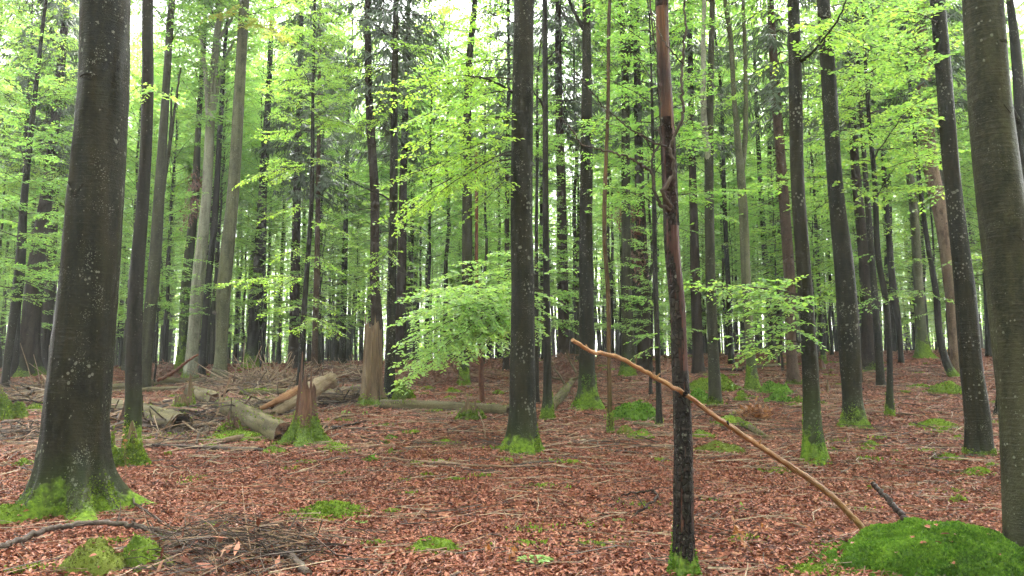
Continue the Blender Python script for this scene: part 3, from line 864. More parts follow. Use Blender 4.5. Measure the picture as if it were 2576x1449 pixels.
tree('thin_r2', 'very slim dark beech with mossy foot standing alone on the right slope', (2238, 1046),
     [(2238, 1046, 18), (2237, 874, 13), (2226, 740, 15), (2214, 680, 15), (2200, 450, 12), (2182, 250, 9), (2174, 100, 7)], height=12.5, bark=BARK_DARK, moss=0.32, tufts=900, crown=UNDER(1, 5, 1.1))
tree('thin_r3', 'narrow dark stem with fine twigs on the crest of the slope', (2268, 912),
     [(2268, 912, 12), (2258, 800, 16), (2247, 724, 17), (2236, 600, 14)], height=17, bark=BARK_DARK, crown=POLE(0, 7))
tree('tealfoot', 'pale green algae-covered beech with flared mossy foot on the right crest', (2324, 900),
     [(2324, 900, 34), (2318, 850, 28), (2311, 724, 23), (2298, 520, 20), (2278, 350, 16)], height=24, bark=BEECH_OLIVE, moss=0.9, flare=0.7, crown=TALL(2, 10))
tree('kinked', 'thin dark trunk with a kinked foot growing off a mossy mound', (2395, 948),
     [(2400, 948, 17), (2386, 925, 18), (2371, 880, 17), (2353, 724, 15), (2338, 640, 12), (2312, 450, 11), (2290, 225, 8)], height=15, bark=BARK_DARK, moss=0.2, flare=0.6, tufts=500, crown=UNDER(2, 8))
tree('palespruce', 'pale brown spruce trunk partly hidden by the dark right-hand beech', (2412, 945),
     [(2412, 945, 34), (2409, 934, 30), (2395, 724, 36), (2372, 560, 36), (2347, 450, 35), (2323, 200, 34), (2308, 0, 30)],
     name='spruce_tree', height=28, bark=SPRUCE_PALE, moss=0.05, flare=0.1, crown=SPR(1))
tree('wrinkled', 'dark beech with wrinkled bark at its foot, in front of the pale brown spruce', (2463, 1145),
     [(2462, 1145, 64), (2461, 1074, 60), (2443, 924, 53), (2427, 724, 48), (2422, 680, 45), (2395, 450, 39), (2375, 200, 37), (2358, 0, 34)],
     height=25, moss=0.10, flare=0.15, flare_h=0.3, crown=TALL(0, 18, 0.55))
tree('rightbig', 'massive lichen-flecked beech trunk at the right border beside the moss boulder', (2628, 1420),
     [(2628, 1420, 150), (2618, 1374, 146), (2590, 1074, 132), (2548, 724, 118), (2510, 450, 105), (2485, 200, 95), (2472, 0, 90)],
     height=27, bark=BEECH_GREY, flare=0.35, flare_h=0.25, moss=0.08, crown=TALL(1, 18, 0.6), seg=56, rings=170)
tree('right_a', 'dark forked trunk in the upper right corner behind the massive beech', (2580, 965),
     [(2582, 965, 30), (2575, 700, 28), (2568, 300, 26), (2548, 60, 20), (2540, 0, 16)], height=23, bark=BEECH, crown=TALL(2, 12))
tree('right_b', 'narrow trunk seen between the wrinkled beech and the massive right beech', (2490, 897),
     [(2490, 897, 20), (2484, 724, 18), (2470, 480, 14)], height=20, bark=BEECH, crown=POLE(1, 8))
tree('right_c', 'flared dark trunk half hidden behind the massive right beech', (2530, 1043),
     [(2528, 1043, 34), (2521, 900, 30), (2508, 700, 28), (2490, 450, 24), (2470, 200, 20)], height=22, bark=BEECH, flare=0.7, crown=TALL(0, 12, 0.9))
tree('mid_a', 'dark spruce trunk between the large middle beech and the mossy-rooted beech', (1418, 935),
     [(1420, 935, 32), (1416, 724, 28), (1411, 450, 23), (1405, 200, 18)], name='spruce_tree', height=27, bark=SPRUCE, crown=SPR(0))
tree('mid_b', 'narrow trunk left of the large middle beech in the distance', (1272, 930),
     [(1272, 930, 16), (1275, 724, 14), (1276, 450, 11)], name='spruce_tree', height=24, bark=SPRUCE, crown=SPR(1, 0.85))
tree('mid_c', 'pale flecked grey beech with forked top behind the orange stem', (1578, 945),
     [(1578, 945, 36), (1580, 874, 33), (1576, 724, 27), (1574, 450, 22), (1571, 150, 18), (1562, 0, 11)], height=24, bark=BEECH_GREY, moss=0.35, crown=TALL(1, 11))
tree('mid_d', 'reddish spruce trunk hung with dead rust-coloured twigs', (1621, 930),
     [(1622, 930, 36), (1618, 724, 32), (1610, 500, 25), (1604, 250, 19)], name='spruce_tree', height=26, bark=SPRUCE, crown=SPR(1))
tree('mid_e', 'dark double trunk just right of the peeling tree', (1755, 938),
     [(1757, 938, 30), (1750, 724, 26), (1744, 500, 20), (1738, 250, 15)], name='spruce_tree', height=25, bark=SPRUCE, crown=SPR(0, 0.9))
tree('mid_f', 'slim trunk between the grey double-stemmed beech and the olive forked beech', (1838, 915),
     [(1840, 915, 15), (1832, 724, 13), (1822, 500, 11)], height=20, bark=BEECH, crown=POLE(2, 8))
tree('mid_g', 'slim dark trunk left of the reddish stubbed spruce', (1942, 905),
     [(1942, 905, 17), (1930, 724, 16), (1912, 450, 12)], height=21, bark=BEECH, crown=POLE(0, 9))
tree('mid_h', 'slim dark trunk with a small mossy foot between the two dark right beeches', (2072, 915),
     [(2072, 915, 12), (2064, 800, 11), (2056, 650, 10)], height=14, bark=BARK_DARK, moss=0.3, crown=UNDER(3, 4))
tree('mid_i', 'straight brown trunk left of the slim young beech and spiky stump', (738, 925),
     [(738, 925, 28), (742, 724, 25), (748, 450, 19)], name='spruce_tree', height=25, bark=SPRUCE, crown=SPR(1, 0.9))
tree('mid_j', 'straight reddish trunk right of the spiky mossy stump', (790, 930),
     [(790, 930, 18), (796, 724, 15), (800, 500, 12)], name='spruce_tree', height=22, bark=SPRUCE_RED, crown=SPR(0, 0.8))
tree('mid_k', 'straight dark trunk midway between spiky stump and tall brown stump', (862, 915),
     [(862, 915, 17), (866, 724, 15), (872, 450, 11)], height=21, bark=BEECH, crown=POLE(1, 8))
tree('yellowdead', 'very thin bare yellow-orange dead stem behind the thick bent beech', (2168, 962),
     [(2168, 962, 8), (2158, 850, 7), (2146, 724, 6), (2138, 600, 4)], name='dead_stem', bark=DEAD_ORANGE, flare=0.1)
# ------------------------------------------------------------------ forks, limbs, fungus
limb(T['doublestem'], [(1786, 420, 0), (1773, 330, -0.1), (1769, 200, -0.1), (1770, 60, 0), (1772, -60, 0.1)], 0.10, 0.05, 'stem', BEECH_PALE, 10)
limb(T['fork'], [(1864, 440, 0), (1872, 380, 0.1), (1876, 250, 0.1), (1873, 100, 0.1), (1868, -40, 0.1)], 0.095, 0.05, 'stem', BEECH_OLIVE, 10)
limb(T['mossyroots'], [(1470, 75, 0), (1452, 45, -0.1), (1436, 10, -0.1), (1424, -40, 0)], 0.06, 0.03)
limb(T['mid_c'], [(1573, 180, 0), (1586, 110, 0), (1592, 0, 0.2), (1598, -80, 0.2)], 0.14, 0.09, 'stem', None, 8)
limb(T['pale'], [(530, 320, 0), (545, 240, 0.2), (566, 150, 0.3), (590, 100, 0.4)], 0.11, 0.04)
limb(T['pale'], [(527, 340, 0), (518, 200, -0.2), (502, 60, -0.3), (497, -40, -0.3)], 0.12, 0.06, 'stem', None, 8)
limb(T['pale'], [(548, 100, 0), (575, 60, 0.2), (605, 0, 0.4)], 0.08, 0.04)
limb(T['forked'], [(402, 480, 0), (425, 380, 0.3), (440, 270, 0.3), (455, 170, 0.4)], 0.09, 0.03)
limb(T['forked'], [(395, 560, 0), (413, 470, 0.3), (428, 330, 0.3), (432, 220, 0.4)], 0.08, 0.03)
limb(T['sapling'], [(787, 250, 0), (770, 190, 0.2), (742, 150, 0.4)], 0.025, 0.008)
limb(T['besidestump'], [(990, 510, 0), (960, 490, -0.5), (910, 470, -1.0), (858, 440, -1.4)], 0.035, 0.010)
limb(T['besidestump'], [(994, 110, 0), (975, 90, 0.3), (930, 55, 0.6), (890, 50, 0.9)], 0.05, 0.015)
limb(T['greenbase'], [(2004, 160, 0), (2035, 140, -0.3), (2075, 95, -0.6), (2110, 45, -0.9), (2135, -20, -1.1)], 0.03, 0.012)
limb(T['right_a'], [(2570, 320, 0), (2550, 280, -0.2), (2532, 240, -0.3)], 0.10, 0.03)
limb(T['centre'], [(1290, 232, 0), (1230, 200, -0.4), (1170, 190, -0.9)], 0.028, 0.012)
limb(T['rightofcentre'], [(1374, 300, 0), (1358, 250, -0.1), (1345, 235, -0.2)], 0.04, 0.02)
limb(T['rightofcentre'], [(1376, 150, 0), (1395, 130, -0.2), (1425, 85, -0.5)], 0.03, 0.012)
mb = MB()                                                   # bracket fungus: a hoof on the trunk
s = T['fungus']; c = PT(541, 787, s['D'] - 0.12)
hoof = []
for k, t in enumerate(np.linspace(0, 1, 8)):
    rr = 0.085 * math.sin(math.pi * (0.15 + 0.8 * t)) + 0.01
    a = np.linspace(0, 6.283, 14, endpoint=False)
    hoof.append(np.stack([c[0] + rr * np.cos(a) * 1.15, c[1] + rr * np.sin(a), np.full(14, c[2] + 0.08 - 0.15 * t)], 1))
mb.add(np.array(hoof), grid_faces(8, 14))
mb.add(np.concatenate([hoof[-1], [hoof[-1].mean(0)]]), np.stack([np.arange(14), (np.arange(14) + 1) % 14, np.full(14, 14)], 1))
mb.build('bracket_fungus', FUNGUS, s['trunk'], True, s['origin'])

def stubs(spec, n, py0, py1, seed):
    r = np.random.default_rng(seed); mb = MB()
    za, zb = PT(0, py0, spec['D'])[2], PT(0, py1, spec['D'])[2]
    for _ in range(n):
        z = r.uniform(za, zb); a = r.uniform(0, 6.283)
        c = np.array([np.interp(z, spec['P'][:, 2], spec['P'][:, k]) for k in range(3)]); R = np.interp(z, spec['P'][:, 2], spec['R'])
        d = np.array((math.cos(a), math.sin(a), r.uniform(-0.1, 0.3)))
        tube(mb, np.stack([c + d * R * 0.9, c + d * (R + r.uniform(0.04, 0.16))]), 0.02, 0.010, 4)
    mb.build('dead_stubs', BARK_DARK, spec['trunk'], True, spec['origin'], kind='stuff')
stubs(T['redspruce'], 90, 850, -50, 1); stubs(T['palespruce'], 70, 800, -50, 2); stubs(T['mid_d'], 50, 800, 200, 3); stubs(T['spruce_r1'], 50, 850, 100, 4)

# ------------------------------------------------------------------ the peeling tree in front
DP = GD(1720, 1452)
s = tree('peeling', 'slim dying tree with black flaky bark and peeled red-orange wood', (1720, 1452),
     [(1720, 1452, 50), (1719, 1300, 48), (1718, 1083, 43), (1711, 928, 39), (1706, 787, 37), (1691, 618, 38), (1686, 485, 37), (1678, 309, 35), (1668, 130, 33), (1665, 0, 31)],
     name='peeling_tree', height=11, bark=PEELED_TRUNK, flare=0.55, flare_h=0.14, moss=0.24, bumpy=0.04, tufts=5200, moss_mat=MOSS_DEEP, seg=32, rings=130)
P, R, z0 = s['P'], s['R'], s['z0']
n = 260
sl = np.linspace(0, 1, len(P)); sn = np.linspace(0, 0.62, n)
Pb = np.stack([np.interp(sn, sl, P[:, c]) for c in range(3)], 1); Rb = np.interp(sn, sl, R)
zb = Pb[:, 2] - z0
def bmod(th, i):
    z = zb[i]
    return 1.05 + 0.55 * np.exp(-np.clip(z, -0.2, 9) / 0.14) * 0.85 + 0.05 * wob(np.cos(th) + 0*z, np.sin(th) + 0*z, z, 71, 2.6) + 0.03 * wob(np.cos(th) + 0*z, np.sin(th) + 0*z, z, 72, 7.0)
V, th, _ = loft_points(Pb, Rb, 40, bmod)
V = V + 0
F4 = grid_faces(n, 40)
fi = np.repeat(np.arange(n - 1), 40); fj = np.tile(np.arange(40), n - 1)
zc = zb[fi]; tc = th[fj]; cx, sy_ = np.cos(tc), np.sin(tc)
nz = wob(cx, sy_, zc * 0.8, 73, 1.1) + 0.5 * wob(cx, sy_, zc, 74, 4.0)
za = PT(0, 940, DP)[2] - z0; zm = PT(0, 575, DP)[2] - z0; zp = PT(0, 300, DP)[2] - z0; zt = PT(0, 26, DP)[2] - z0
left_side = -cx * 0.9 + 0.30 * sy_                          # bark hangs on along the left
keep = np.where(zc < za, nz > -0.95, np.where(zc < zm, left_side + 0.45 * nz > 0.25 * (zc - za) - 0.25,
        np.where(zc < zp, nz > -0.35, np.where(zc < zt, (sy_ + 0.35 * nz > 0.55) | (np.abs(cx) + 0.25 * nz > 1.02), nz > -0.9))))
dark = zc < zm + 0.12
keep = keep & (zc > 0.14 + 0.06 * nz)
for nm, sel, mat in (('bark', keep & dark, FLAKY), ('thin_bark', keep & ~dark, THIN_BARK)):
    fs = F4[sel]; used = np.unique(fs); remap_ = np.zeros(n * 40, int); remap_[used] = np.arange(len(used))
    mb = MB(); mb.add(V.reshape(-1, 3)[used], remap_[fs]); mb.build(nm, mat, s['trunk'], True, s['origin'])
limb(s, [(1690, 530, 0), (1676, 524, -0.10), (1660, 514, -0.13), (1650, 492, -0.15), (1645, 466, -0.15), (1637, 432, -0.15), (1613, 415, -0.2), (1582, 397, -0.25), (1551, 386, -0.3), (1523, 379, -0.3), (1492, 371, -0.3), (1463, 362, -0.35), (1440, 330, -0.4), (1405, 290, -0.4)], 0.0186, 0.0035, 'branch', TWIG, 8)
limb(s, [(1638, 436, -0.15), (1639, 408, -0.15), (1646, 384, -0.15), (1659, 362, -0.12), (1660, 309, -0.12), (1655, 150, -0.1), (1642, 70, -0.1), (1632, -20, -0.1)], 0.0112, 0.0056, 'branch', TWIG, 7)
limb(s, [(1646, 385, -0.15), (1634, 367, -0.18), (1622, 349, -0.2), (1606, 330, -0.25)], 0.0068, 0.0028, 'twig', TWIG, 6)
limb(s, [(1690, 540, -0.02), (1680, 505, -0.12), (1669, 481, -0.16), (1679, 463, -0.17), (1693, 441, -0.17), (1695, 406, -0.17), (1686, 376, -0.18), (1697, 344, -0.18), (1715, 300, -0.18), (1717, 251, -0.18), (1715, 212, -0.18), (1717, 159, -0.18), (1723, 88, -0.18), (1721, -20, -0.18)], 0.0186, 0.0091, 'branch', TWIG, 8)
limb(s, [(1686, 376, -0.18), (1655, 362, -0.2), (1626, 349, -0.25), (1591, 326, -0.3), (1538, 287, -0.35), (1494, 238, -0.4), (1459, 194, -0.45), (1428, 163, -0.5), (1395, 120, -0.5)], 0.0099, 0.0028, 'branch', TWIG, 6)
limb(s, [(1717, 160, -0.18), (1679, 115, -0.2), (1648, 62, -0.2), (1631, -10, -0.2)], 0.0062, 0.0042, 'twig', TWIG, 6)
limb(s, [(1706, 325, -0.18), (1735, 298, -0.1), (1762, 270, 0), (1771, 230, 0.1), (1775, 180, 0.1)], 0.0043, 0.0021, 'twig', TWIG, 5)
limb(s, [(1716, 210, -0.18), (1730, 195, -0.1), (1744, 182, 0)], 0.0037, 0.0021, 'twig', TWIG, 5)
limb(s, [(1538, 287, -0.35), (1500, 260, -0.3), (1462, 262, -0.2), (1430, 250, -0.2)], 0.0037, 0.0014, 'twig', TWIG, 5)
limb(s, [(1494, 238, -0.4), (1483, 180, -0.4), (1462, 120, -0.4), (1430, 70, -0.4)], 0.0037, 0.0014, 'twig', TWIG, 5)
limb(s, [(1463, 362, -0.35), (1440, 380, -0.35), (1430, 410, -0.35)], 0.0037, 0.0014, 'twig', TWIG, 5)

# ------------------------------------------------------------------ leafy low branches in view
low_sprays(T['rightofcentre'], [
    (1374, 732, 0, 1010, 760, -2.6), (1374, 738, 0, 990, 820, -3.0), (1374, 810, 0, 1040, 850, -3.0), (1374, 808, 0, 1005, 925, -3.4),
    (1374, 760, 0, 1080, 880, -3.4), (1374, 735, 0, 1100, 700, -2.0), (1374, 800, 0, 1150, 880, -3.2), (1374, 740, 0, 1180, 800, -3.2),
    (1374, 700, 0, 1150, 660, -1.5), (1300, 800, -1.2, 1000, 985, -3.6), (1374, 680, 0, 1210, 700, -1.6), (1300, 765, -1.2, 1090, 790, -3.6),
    (1374, 640, 0, 1240, 640, -1.5), (1376, 690, 0, 1440, 680, -1.0),
    (1290, 790, -1.3, 1015, 965, -4.2), (1290, 780, -1.3, 1060, 930, -4.4), (1290, 790, -1.3, 1130, 930, -4.2), (1285, 770, -1.3, 1000, 880, -4.4), (1285, 760, -1.3, 1030, 800, -4.2),
    (1285, 800, -1.3, 1200, 900, -4.0), (1285, 745, -1.3, 1120, 760, -4.0), (1290, 735, -1.3, 1060, 740, -3.8)], leaf=0.09, sag=0.05, width=0.36, sub=False, spacing=0.046, step=0.10, mat=LEAF_PALE_LIT, tilt=0.55)
low_sprays(T['centre'], [
    (1296, 230, 0, 1000, 330, -1.5), (1296, 232, 0, 1090, 190, 0.6), (1292, 390, 0, 960, 480, -1.0), (1294, 300, 0, 1020, 400, -2.0),
    (1294, 300, 0, 1120, 320, -1.2), (1292, 420, 0, 1120, 500, -1.0), (1290, 380, 0, 990, 590, -1.6), (1292, 400, 0, 950, 560, 0.2),
    (1298, 150, 0, 1010, 220, 0.5), (1298, 120, 0, 1060, 70, 0.3), (1294, 350, 0, 1080, 440, -1.6), (1298, 60, 0, 1120, 20, -0.8),
    (1296, 200, 0, 930, 280, 0.8), (1290, 440, 0, 1180, 560, -1.0)], sag=0.07, width=0.40, mat=LEAF_BACKLIT)
low_sprays(T['sapling'], [
    (782, 420, 0, 590, 470, -1.2), (783, 410, 0, 660, 420, 0.6), (783, 405, 0, 890, 430, -1.0), (780, 520, 0, 640, 560, -0.8), (778, 560, 0, 900, 600, -0.6),
    (768, 700, 0, 545, 722, -1.2), (768, 690, 0, 660, 760, 0.5), (764, 770, 0, 650, 800, -1.2), (764, 790, 0, 862, 850, -1.3), (766, 740, 0, 850, 790, 0.5),
    (762, 820, 0, 690, 850, 0.6), (786, 330, 0, 640, 350, 0.5), (786, 300, 0, 930, 340, -0.6), (788, 200, 0, 650, 220, -0.5), (788, 170, 0, 910, 190, 0.4),
    (790, 80, 0, 660, 90, -0.6), (790, 60, 0, 930, 70, -0.6), (776, 620, 0, 690, 660, -1.0), (774, 640, 0, 850, 690, -1.0)], leaf=0.085, mat=LEAF_BACKLIT)
low_sprays(T['besidestump'], [(988, 620, 0, 930, 700, -1.2), (990, 560, 0, 1075, 600, -1.0), (992, 300, 0, 880, 330, -1.2), (994, 180, 0, 860, 170, -1.0), (994, 120, 0, 1100, 130, -1.5), (990, 680, 0, 900, 790, -1.0)], leaf=0.085, mat=LEAF_BACKLIT)
low_sprays(T['greenbase'], [
    (2024, 742, 0, 1690, 738, -1.0), (2024, 748, 0, 1790, 712, 0.3), (2022, 800, 0, 1830, 790, -0.7), (2016, 862, 0, 1800, 850, -0.8),
    (2016, 872, 0, 1860, 890, -1.1), (2020, 830, 0, 1920, 825, -1.5), (2024, 745, 0, 1880, 770, -1.4), (2020, 790, 0, 1940, 760, -1.2)], leaf=0.082, sag=0.03)
low_sprays(T['greenbase'], [(2004, 160, 0, 2110, 60, -1.2), (2004, 60, 0, 2160, 110, -1.4), (2002, 40, 0, 1900, 30, -0.5), (2004, 150, 0, 1890, 190, 0.6)], leaf=0.09, mat=LEAF_BACKLIT)
low_sprays(T['thickright'], [
    (2076, 100, 0, 2260, 70, -1.6), (2084, 180, 0, 2220, 230, -1.2), (2074, 40, 0, 2190, 150, -2.4), (2092, 330, 0, 2200, 350, -1.2), (2100, 450, 0, 2210, 520, -1.0),
    (2104, 500, 0, 2010, 560, 0.8), (2085, 240, 0, 1960, 280, 1.0), (2120, 690, 0, 2060, 760, 0.8), (2076, 20, 0, 2300, 10, -1.6)], leaf=0.09)
low_sprays(T['wrinkled'], [(2374, 180, 0, 2240, 110, -1.0), (2366, 60, 0, 2190, 40, -1.6), (2386, 300, 0, 2260, 330, -0.6), (2372, 130, 0, 2460, 90, 0.6), (2396, 460, 0, 2300, 540, 0.6), (2420, 640, 0, 2500, 680, 1.0)], leaf=0.09)
low_sprays(T['thin_r2'], [(2202, 470, 0, 2270, 500, -0.8), (2226, 742, 0, 2170, 790, -0.8), (2226, 745, 0, 2300, 760, -0.7), (2214, 640, 0, 2130, 650, 0.5), (2190, 330, 0, 2280, 350, -0.6), (2206, 560, 0, 2290, 590, 0.4)], leaf=0.085)
low_sprays(T['kinked'], [(2340, 650, 0, 2250, 670, -0.8), (2352, 735, 0, 2235, 748, -0.8), (2352, 745, 0, 2420, 772, -0.8), (2356, 780, 0, 2280, 810, 0.5), (2320, 500, 0, 2220, 520, -0.6)], leaf=0.09)
low_sprays(T['edge'], [
    (34, 760, 0, 110, 740, -0.8), (46, 690, 0, -40, 700, -0.8), (52, 590, 0, 150, 610, -0.8), (60, 500, 0, -30, 540, -0.6), (62, 460, 0, 180, 470, -0.6),
    (74, 350, 0, 190, 350, -0.8), (80, 300, 0, -40, 300, -0.8), (90, 210, 0, 200, 230, -0.5), (95, 180, 0, 0, 170, -0.8), (104, 90, 0, 200, 110, -0.5), (104, 70, 0, 10, 60, -0.6)], leaf=0.095)
low_sprays(T['fungus'], [(612, 60, 0, 730, 110, -1.5), (614, 30, 0, 500, 60, -1.5), (612, 80, 0, 690, 50, -1.0)], name='yellowing_branch', mat=LEAF_YELLOW, leaf=0.11, fine=False)
low_sprays(T['pale'], [(530, 300, 0, 400, 285, -1.0), (530, 305, 0, 600, 300, -1.0), (530, 300, 0, 470, 320, -1.6)], leaf=0.11, fine=False)
low_sprays(T['slimmid'], [(1646, 560, 0, 1740, 590, 0.6), (1652, 850, 0, 1590, 860, -0.8), (1654, 870, 0, 1600, 905, -0.6), (1652, 760, 0, 1590, 745, 0.5), (1645, 500, 0, 1570, 480, -0.6), (1642, 380, 0, 1740, 350, 0.8)], leaf=0.085)
low_sprays(T['doublestem'], [(1786, 540, 0, 1850, 560, 1.0), (1784, 300, 0, 1850, 240, 0.8), (1786, 250, 0, 1720, 280, 1.0), (1790, 660, 0, 1730, 700, 0.8)], leaf=0.09)
low_sprays(T['orangestem'], [(1532, 330, 0, 1450, 330, -0.4), (1530, 290, 0, 1600, 260, 0.4), (1530, 420, 0, 1600, 430, 0.4)], leaf=0.085)
low_sprays(T['thin'], [(371, 230, 0, 440, 260, -0.8), (371, 210, 0, 310, 250, 0.6), (372, 130, 0, 450, 120, 0.6)], leaf=0.085)

# rust-red dead twigs
def dead_twigs(spec, spots, seed):
    r = np.random.default_rng(seed)
    for (a, b, c, d, e, f) in spots:
        mb = MB()
        p0, p1 = PT(a, b, spec['D'] + c), PT(d, e, spec['D'] + f)
        tube(mb, np.stack([p0, (p0 + p1) / 2 + r.normal(0, 0.08, 3), p1]), 0.012, 0.004, 4, 6, 1)
        m = 160
        u = r.uniform(0.15, 1, m)[:, None]
        Q = p0 + (p1 - p0) * u + r.normal(0, 0.16, (m, 3)); Dd = r.normal(0, 0.6, (m, 3)) - UP * 0.8
        leaf_geo(mb, Q, Dd, r.normal(0, 1, (m, 3)), r.uniform(0.10, 0.26, m), 0.22, 0, False, 0)
        for k in range(0, m, 4):
            tube(mb, np.stack([p0 + (p1 - p0) * u[k], Q[k]]), 0.005, 0.002, 3, None, 1)
        mb.build('dead_branch', [RED_NEEDLE, TWIG], spec['root'], False, spec['origin'])
dead_twigs(T['mid_d'], [(1612, 560, 0, 1560, 490, -1.0), (1612, 600, 0, 1570, 570, -1.0), (1614, 650, 0, 1580, 640, -1.0), (1614, 620, 0, 1600, 700, -0.8), (1612, 540, 0, 1550, 545, -1.0)], 1)
dead_twigs(T['greenfoot'], [(492, 470, 0, 485, 540, -0.8), (490, 500, 0, 462, 570, -0.8), (494, 430, 0, 490, 480, -0.6)], 2)

# ------------------------------------------------------------------ the stand behind
def bg_proto(name, crown_mesh, zc, h, r0, bark, seed, sc=1.0, moss=0.0):
    r = np.random.default_rng(seed)
    root = empty(name, (0, 0, 0))
    n = 26
    z = np.linspace(-0.3, h, n)
    wx = np.cumsum(r.normal(0, 0.035, n)); wy = np.cumsum(r.normal(0, 0.035, n))
    wx -= np.linspace(wx[0], wx[-1], n) * 0.6; wy -= np.linspace(wy[0], wy[-1], n) * 0.6
    P = np.stack([wx - wx[0], wy - wy[0], z], 1)
    R = r0 * (1 - 0.82 * np.linspace(0, 1, n) ** 1.1) * (1 + 0.35 * np.exp(-np.clip(z, 0, 99) / 0.35))
    mb = MB(); loft(mb, P, R, 10); mb.build('trunk', bark, root, True, None, moss_height=moss)
    c = bpy.data.objects.new('crown', crown_mesh); COL.objects.link(c); c.parent = root; c.location = (0, 0, zc); c.scale = (sc, sc, sc)
    return root
PROTO = {
    'tall': [bg_proto('beech_tree', CROWN_TALL[k], (9.5, 11, 8.5)[k], 25, (0.17, 0.21, 0.15)[k], (BEECH, BEECH_GREY, BEECH)[k], 30 + k, 1.0, (0.0, 0.3, 0.1)[k]) for k in range(3)],
    'pole': [bg_proto('beech_tree', CROWN_POLE[k], (5.0, 6.5, 4.0)[k], 17, (0.09, 0.11, 0.075)[k], (BARK_DARK, BEECH_GREY, BEECH)[k], 40 + k) for k in range(3)],
    'under': [bg_proto('young_beech', CROWN_UNDER[k], (1.6, 2.4, 1.2, 3.0)[k], (7.6, 8.4, 7.2, 9)[k], 0.04, BARK_DARK, 50 + k) for k in range(4)],
    'spruce': [bg_proto('spruce_tree', CROWN_SPRUCE[k], 0, 27.5, (0.2, 0.24)[k], (SPRUCE, SPRUCE_RED)[k], 60 + k, 1.0, 0.2) for k in range(2)],
}
BG_LABEL = {
    'tall': ('tall straight beech in the dense stand on and beyond the crest', 'tall beeches of the background stand'),
    'pole': ('thin pole-sized beech in the dense stand on and beyond the crest', 'pole beeches of the background stand'),
    'under': ('small bushy young beech with flat leaf layers below the tall background trunks', 'young beeches of the background stand'),
    'spruce': ('dark needle-leaved spruce standing among the background beeches', 'spruces of the background stand'),
}
placed = [s_['origin'][:2] for s_ in T.values()]
taken = [(s_['origin'][0] / s_['origin'][1], s_['origin'][1]) for s_ in T.values()]
used_proto = {k: [False] * len(v) for k, v in PROTO.items()}
r_b = np.random.default_rng(77)
n_bg = 0
bg_list = []
tries = 0
while n_bg < 430 and tries < 26000:
    tries += 1
    D = math.sqrt(r_b.uniform(27 ** 2, 92 ** 2)) if r_b.uniform() < 0.6 else r_b.uniform(27, 55)
    u = r_b.uniform(-0.76, 0.76)
    x = u * D
    kind = r_b.choice(['tall', 'pole', 'under', 'spruce'], p=[0.31, 0.48, 0.18, 0.03])
    if D < 34 and kind != 'under': continue
    gap = {'tall': 2.2, 'pole': 1.3, 'under': 1.2, 'spruce': 2.4}[kind]
    if any((x - a) ** 2 + (D - b) ** 2 < gap ** 2 for a, b in placed): continue
    if abs(u - 0.105) < 0.014 and D > 40: continue          # the light gap beside the mossy-rooted beech
    placed.append((x, D))
    k = int(r_b.integers(0, len(PROTO[kind])))
    loc = (x, D, float(H(x, D)) - 0.02); rz = r_b.uniform(0, 6.283); sc = r_b.uniform(0.82, 1.2)
    if used_proto[kind][k]:
        o = dup(PROTO[kind][k], loc, rz, sc)
    else:
        o = PROTO[kind][k]; used_proto[kind][k] = True
        o.location = loc; o.rotation_euler = (r_b.normal(0, 0.01), r_b.normal(0, 0.01), rz); o.scale = (sc,) * 3
    tag(o, BG_LABEL[kind][0], 'tree', BG_LABEL[kind][1])
    bg_list.append((kind, x / D, D, o))
    n_bg += 1
# say between which landmarks each background tree is seen, and how far back it stands among its like there
MARKS = [(-9, 'the left border'), (190, 'the big left beech'), (495, 'the pale lichen beech'), (560, 'the fungus beech'), (765, 'the spiky mossy stump'), (936, 'the tall brown stump'),
         (1314, 'the large middle beech'), (1476, 'the mossy-rooted beech'), (1705, 'the peeling tree'), (1793, 'the double-stemmed beech'), (1985, 'the reddish spruce'), (2135, 'the thick bent beech'),
         (2440, 'the wrinkled beech'), (2585, 'the right border')]
WORDS = {'tall': ('tall background beech', 'tall beeches'), 'pole': ('thin pole-sized background beech', 'thin pole beeches'), 'under': ('small leafy background beech', 'small leafy beeches'), 'spruce': ('dark background spruce', 'spruces')}
ORD = ['nearest', 'second nearest', 'third nearest', 'fourth nearest', 'fifth nearest', 'sixth nearest']
slots = {}
for kind, u, D, o in bg_list:
    px = PW / 2 + FP * u
    i = max(0, min(len(MARKS) - 2, sum(1 for m_ in MARKS if m_[0] <= px) - 1))
    slots.setdefault((kind, i), []).append((D, o))
for (kind, i), row in slots.items():
    row.sort(key=lambda e: e[0])
    where = 'between ' + MARKS[i][1] + ' and ' + MARKS[i + 1][1]
    for k, (D, o) in enumerate(row):
        if len(row) == 1: o['label'] = 'only ' + WORDS[kind][0] + ' ' + where
        elif k < len(ORD): o['label'] = ORD[k] + ' ' + WORDS[kind][0] + ' ' + where
        else:
            o['label'] = 'far ' + WORDS[kind][0] + ' ' + where; o['group'] = 'far ' + WORDS[kind][1] + ' ' + where
for kind in PROTO:
    for k, o in enumerate(PROTO[kind]):
        if not used_proto[kind][k]:
            for c in list(o.children): bpy.data.objects.remove(c)
            bpy.data.objects.remove(o)

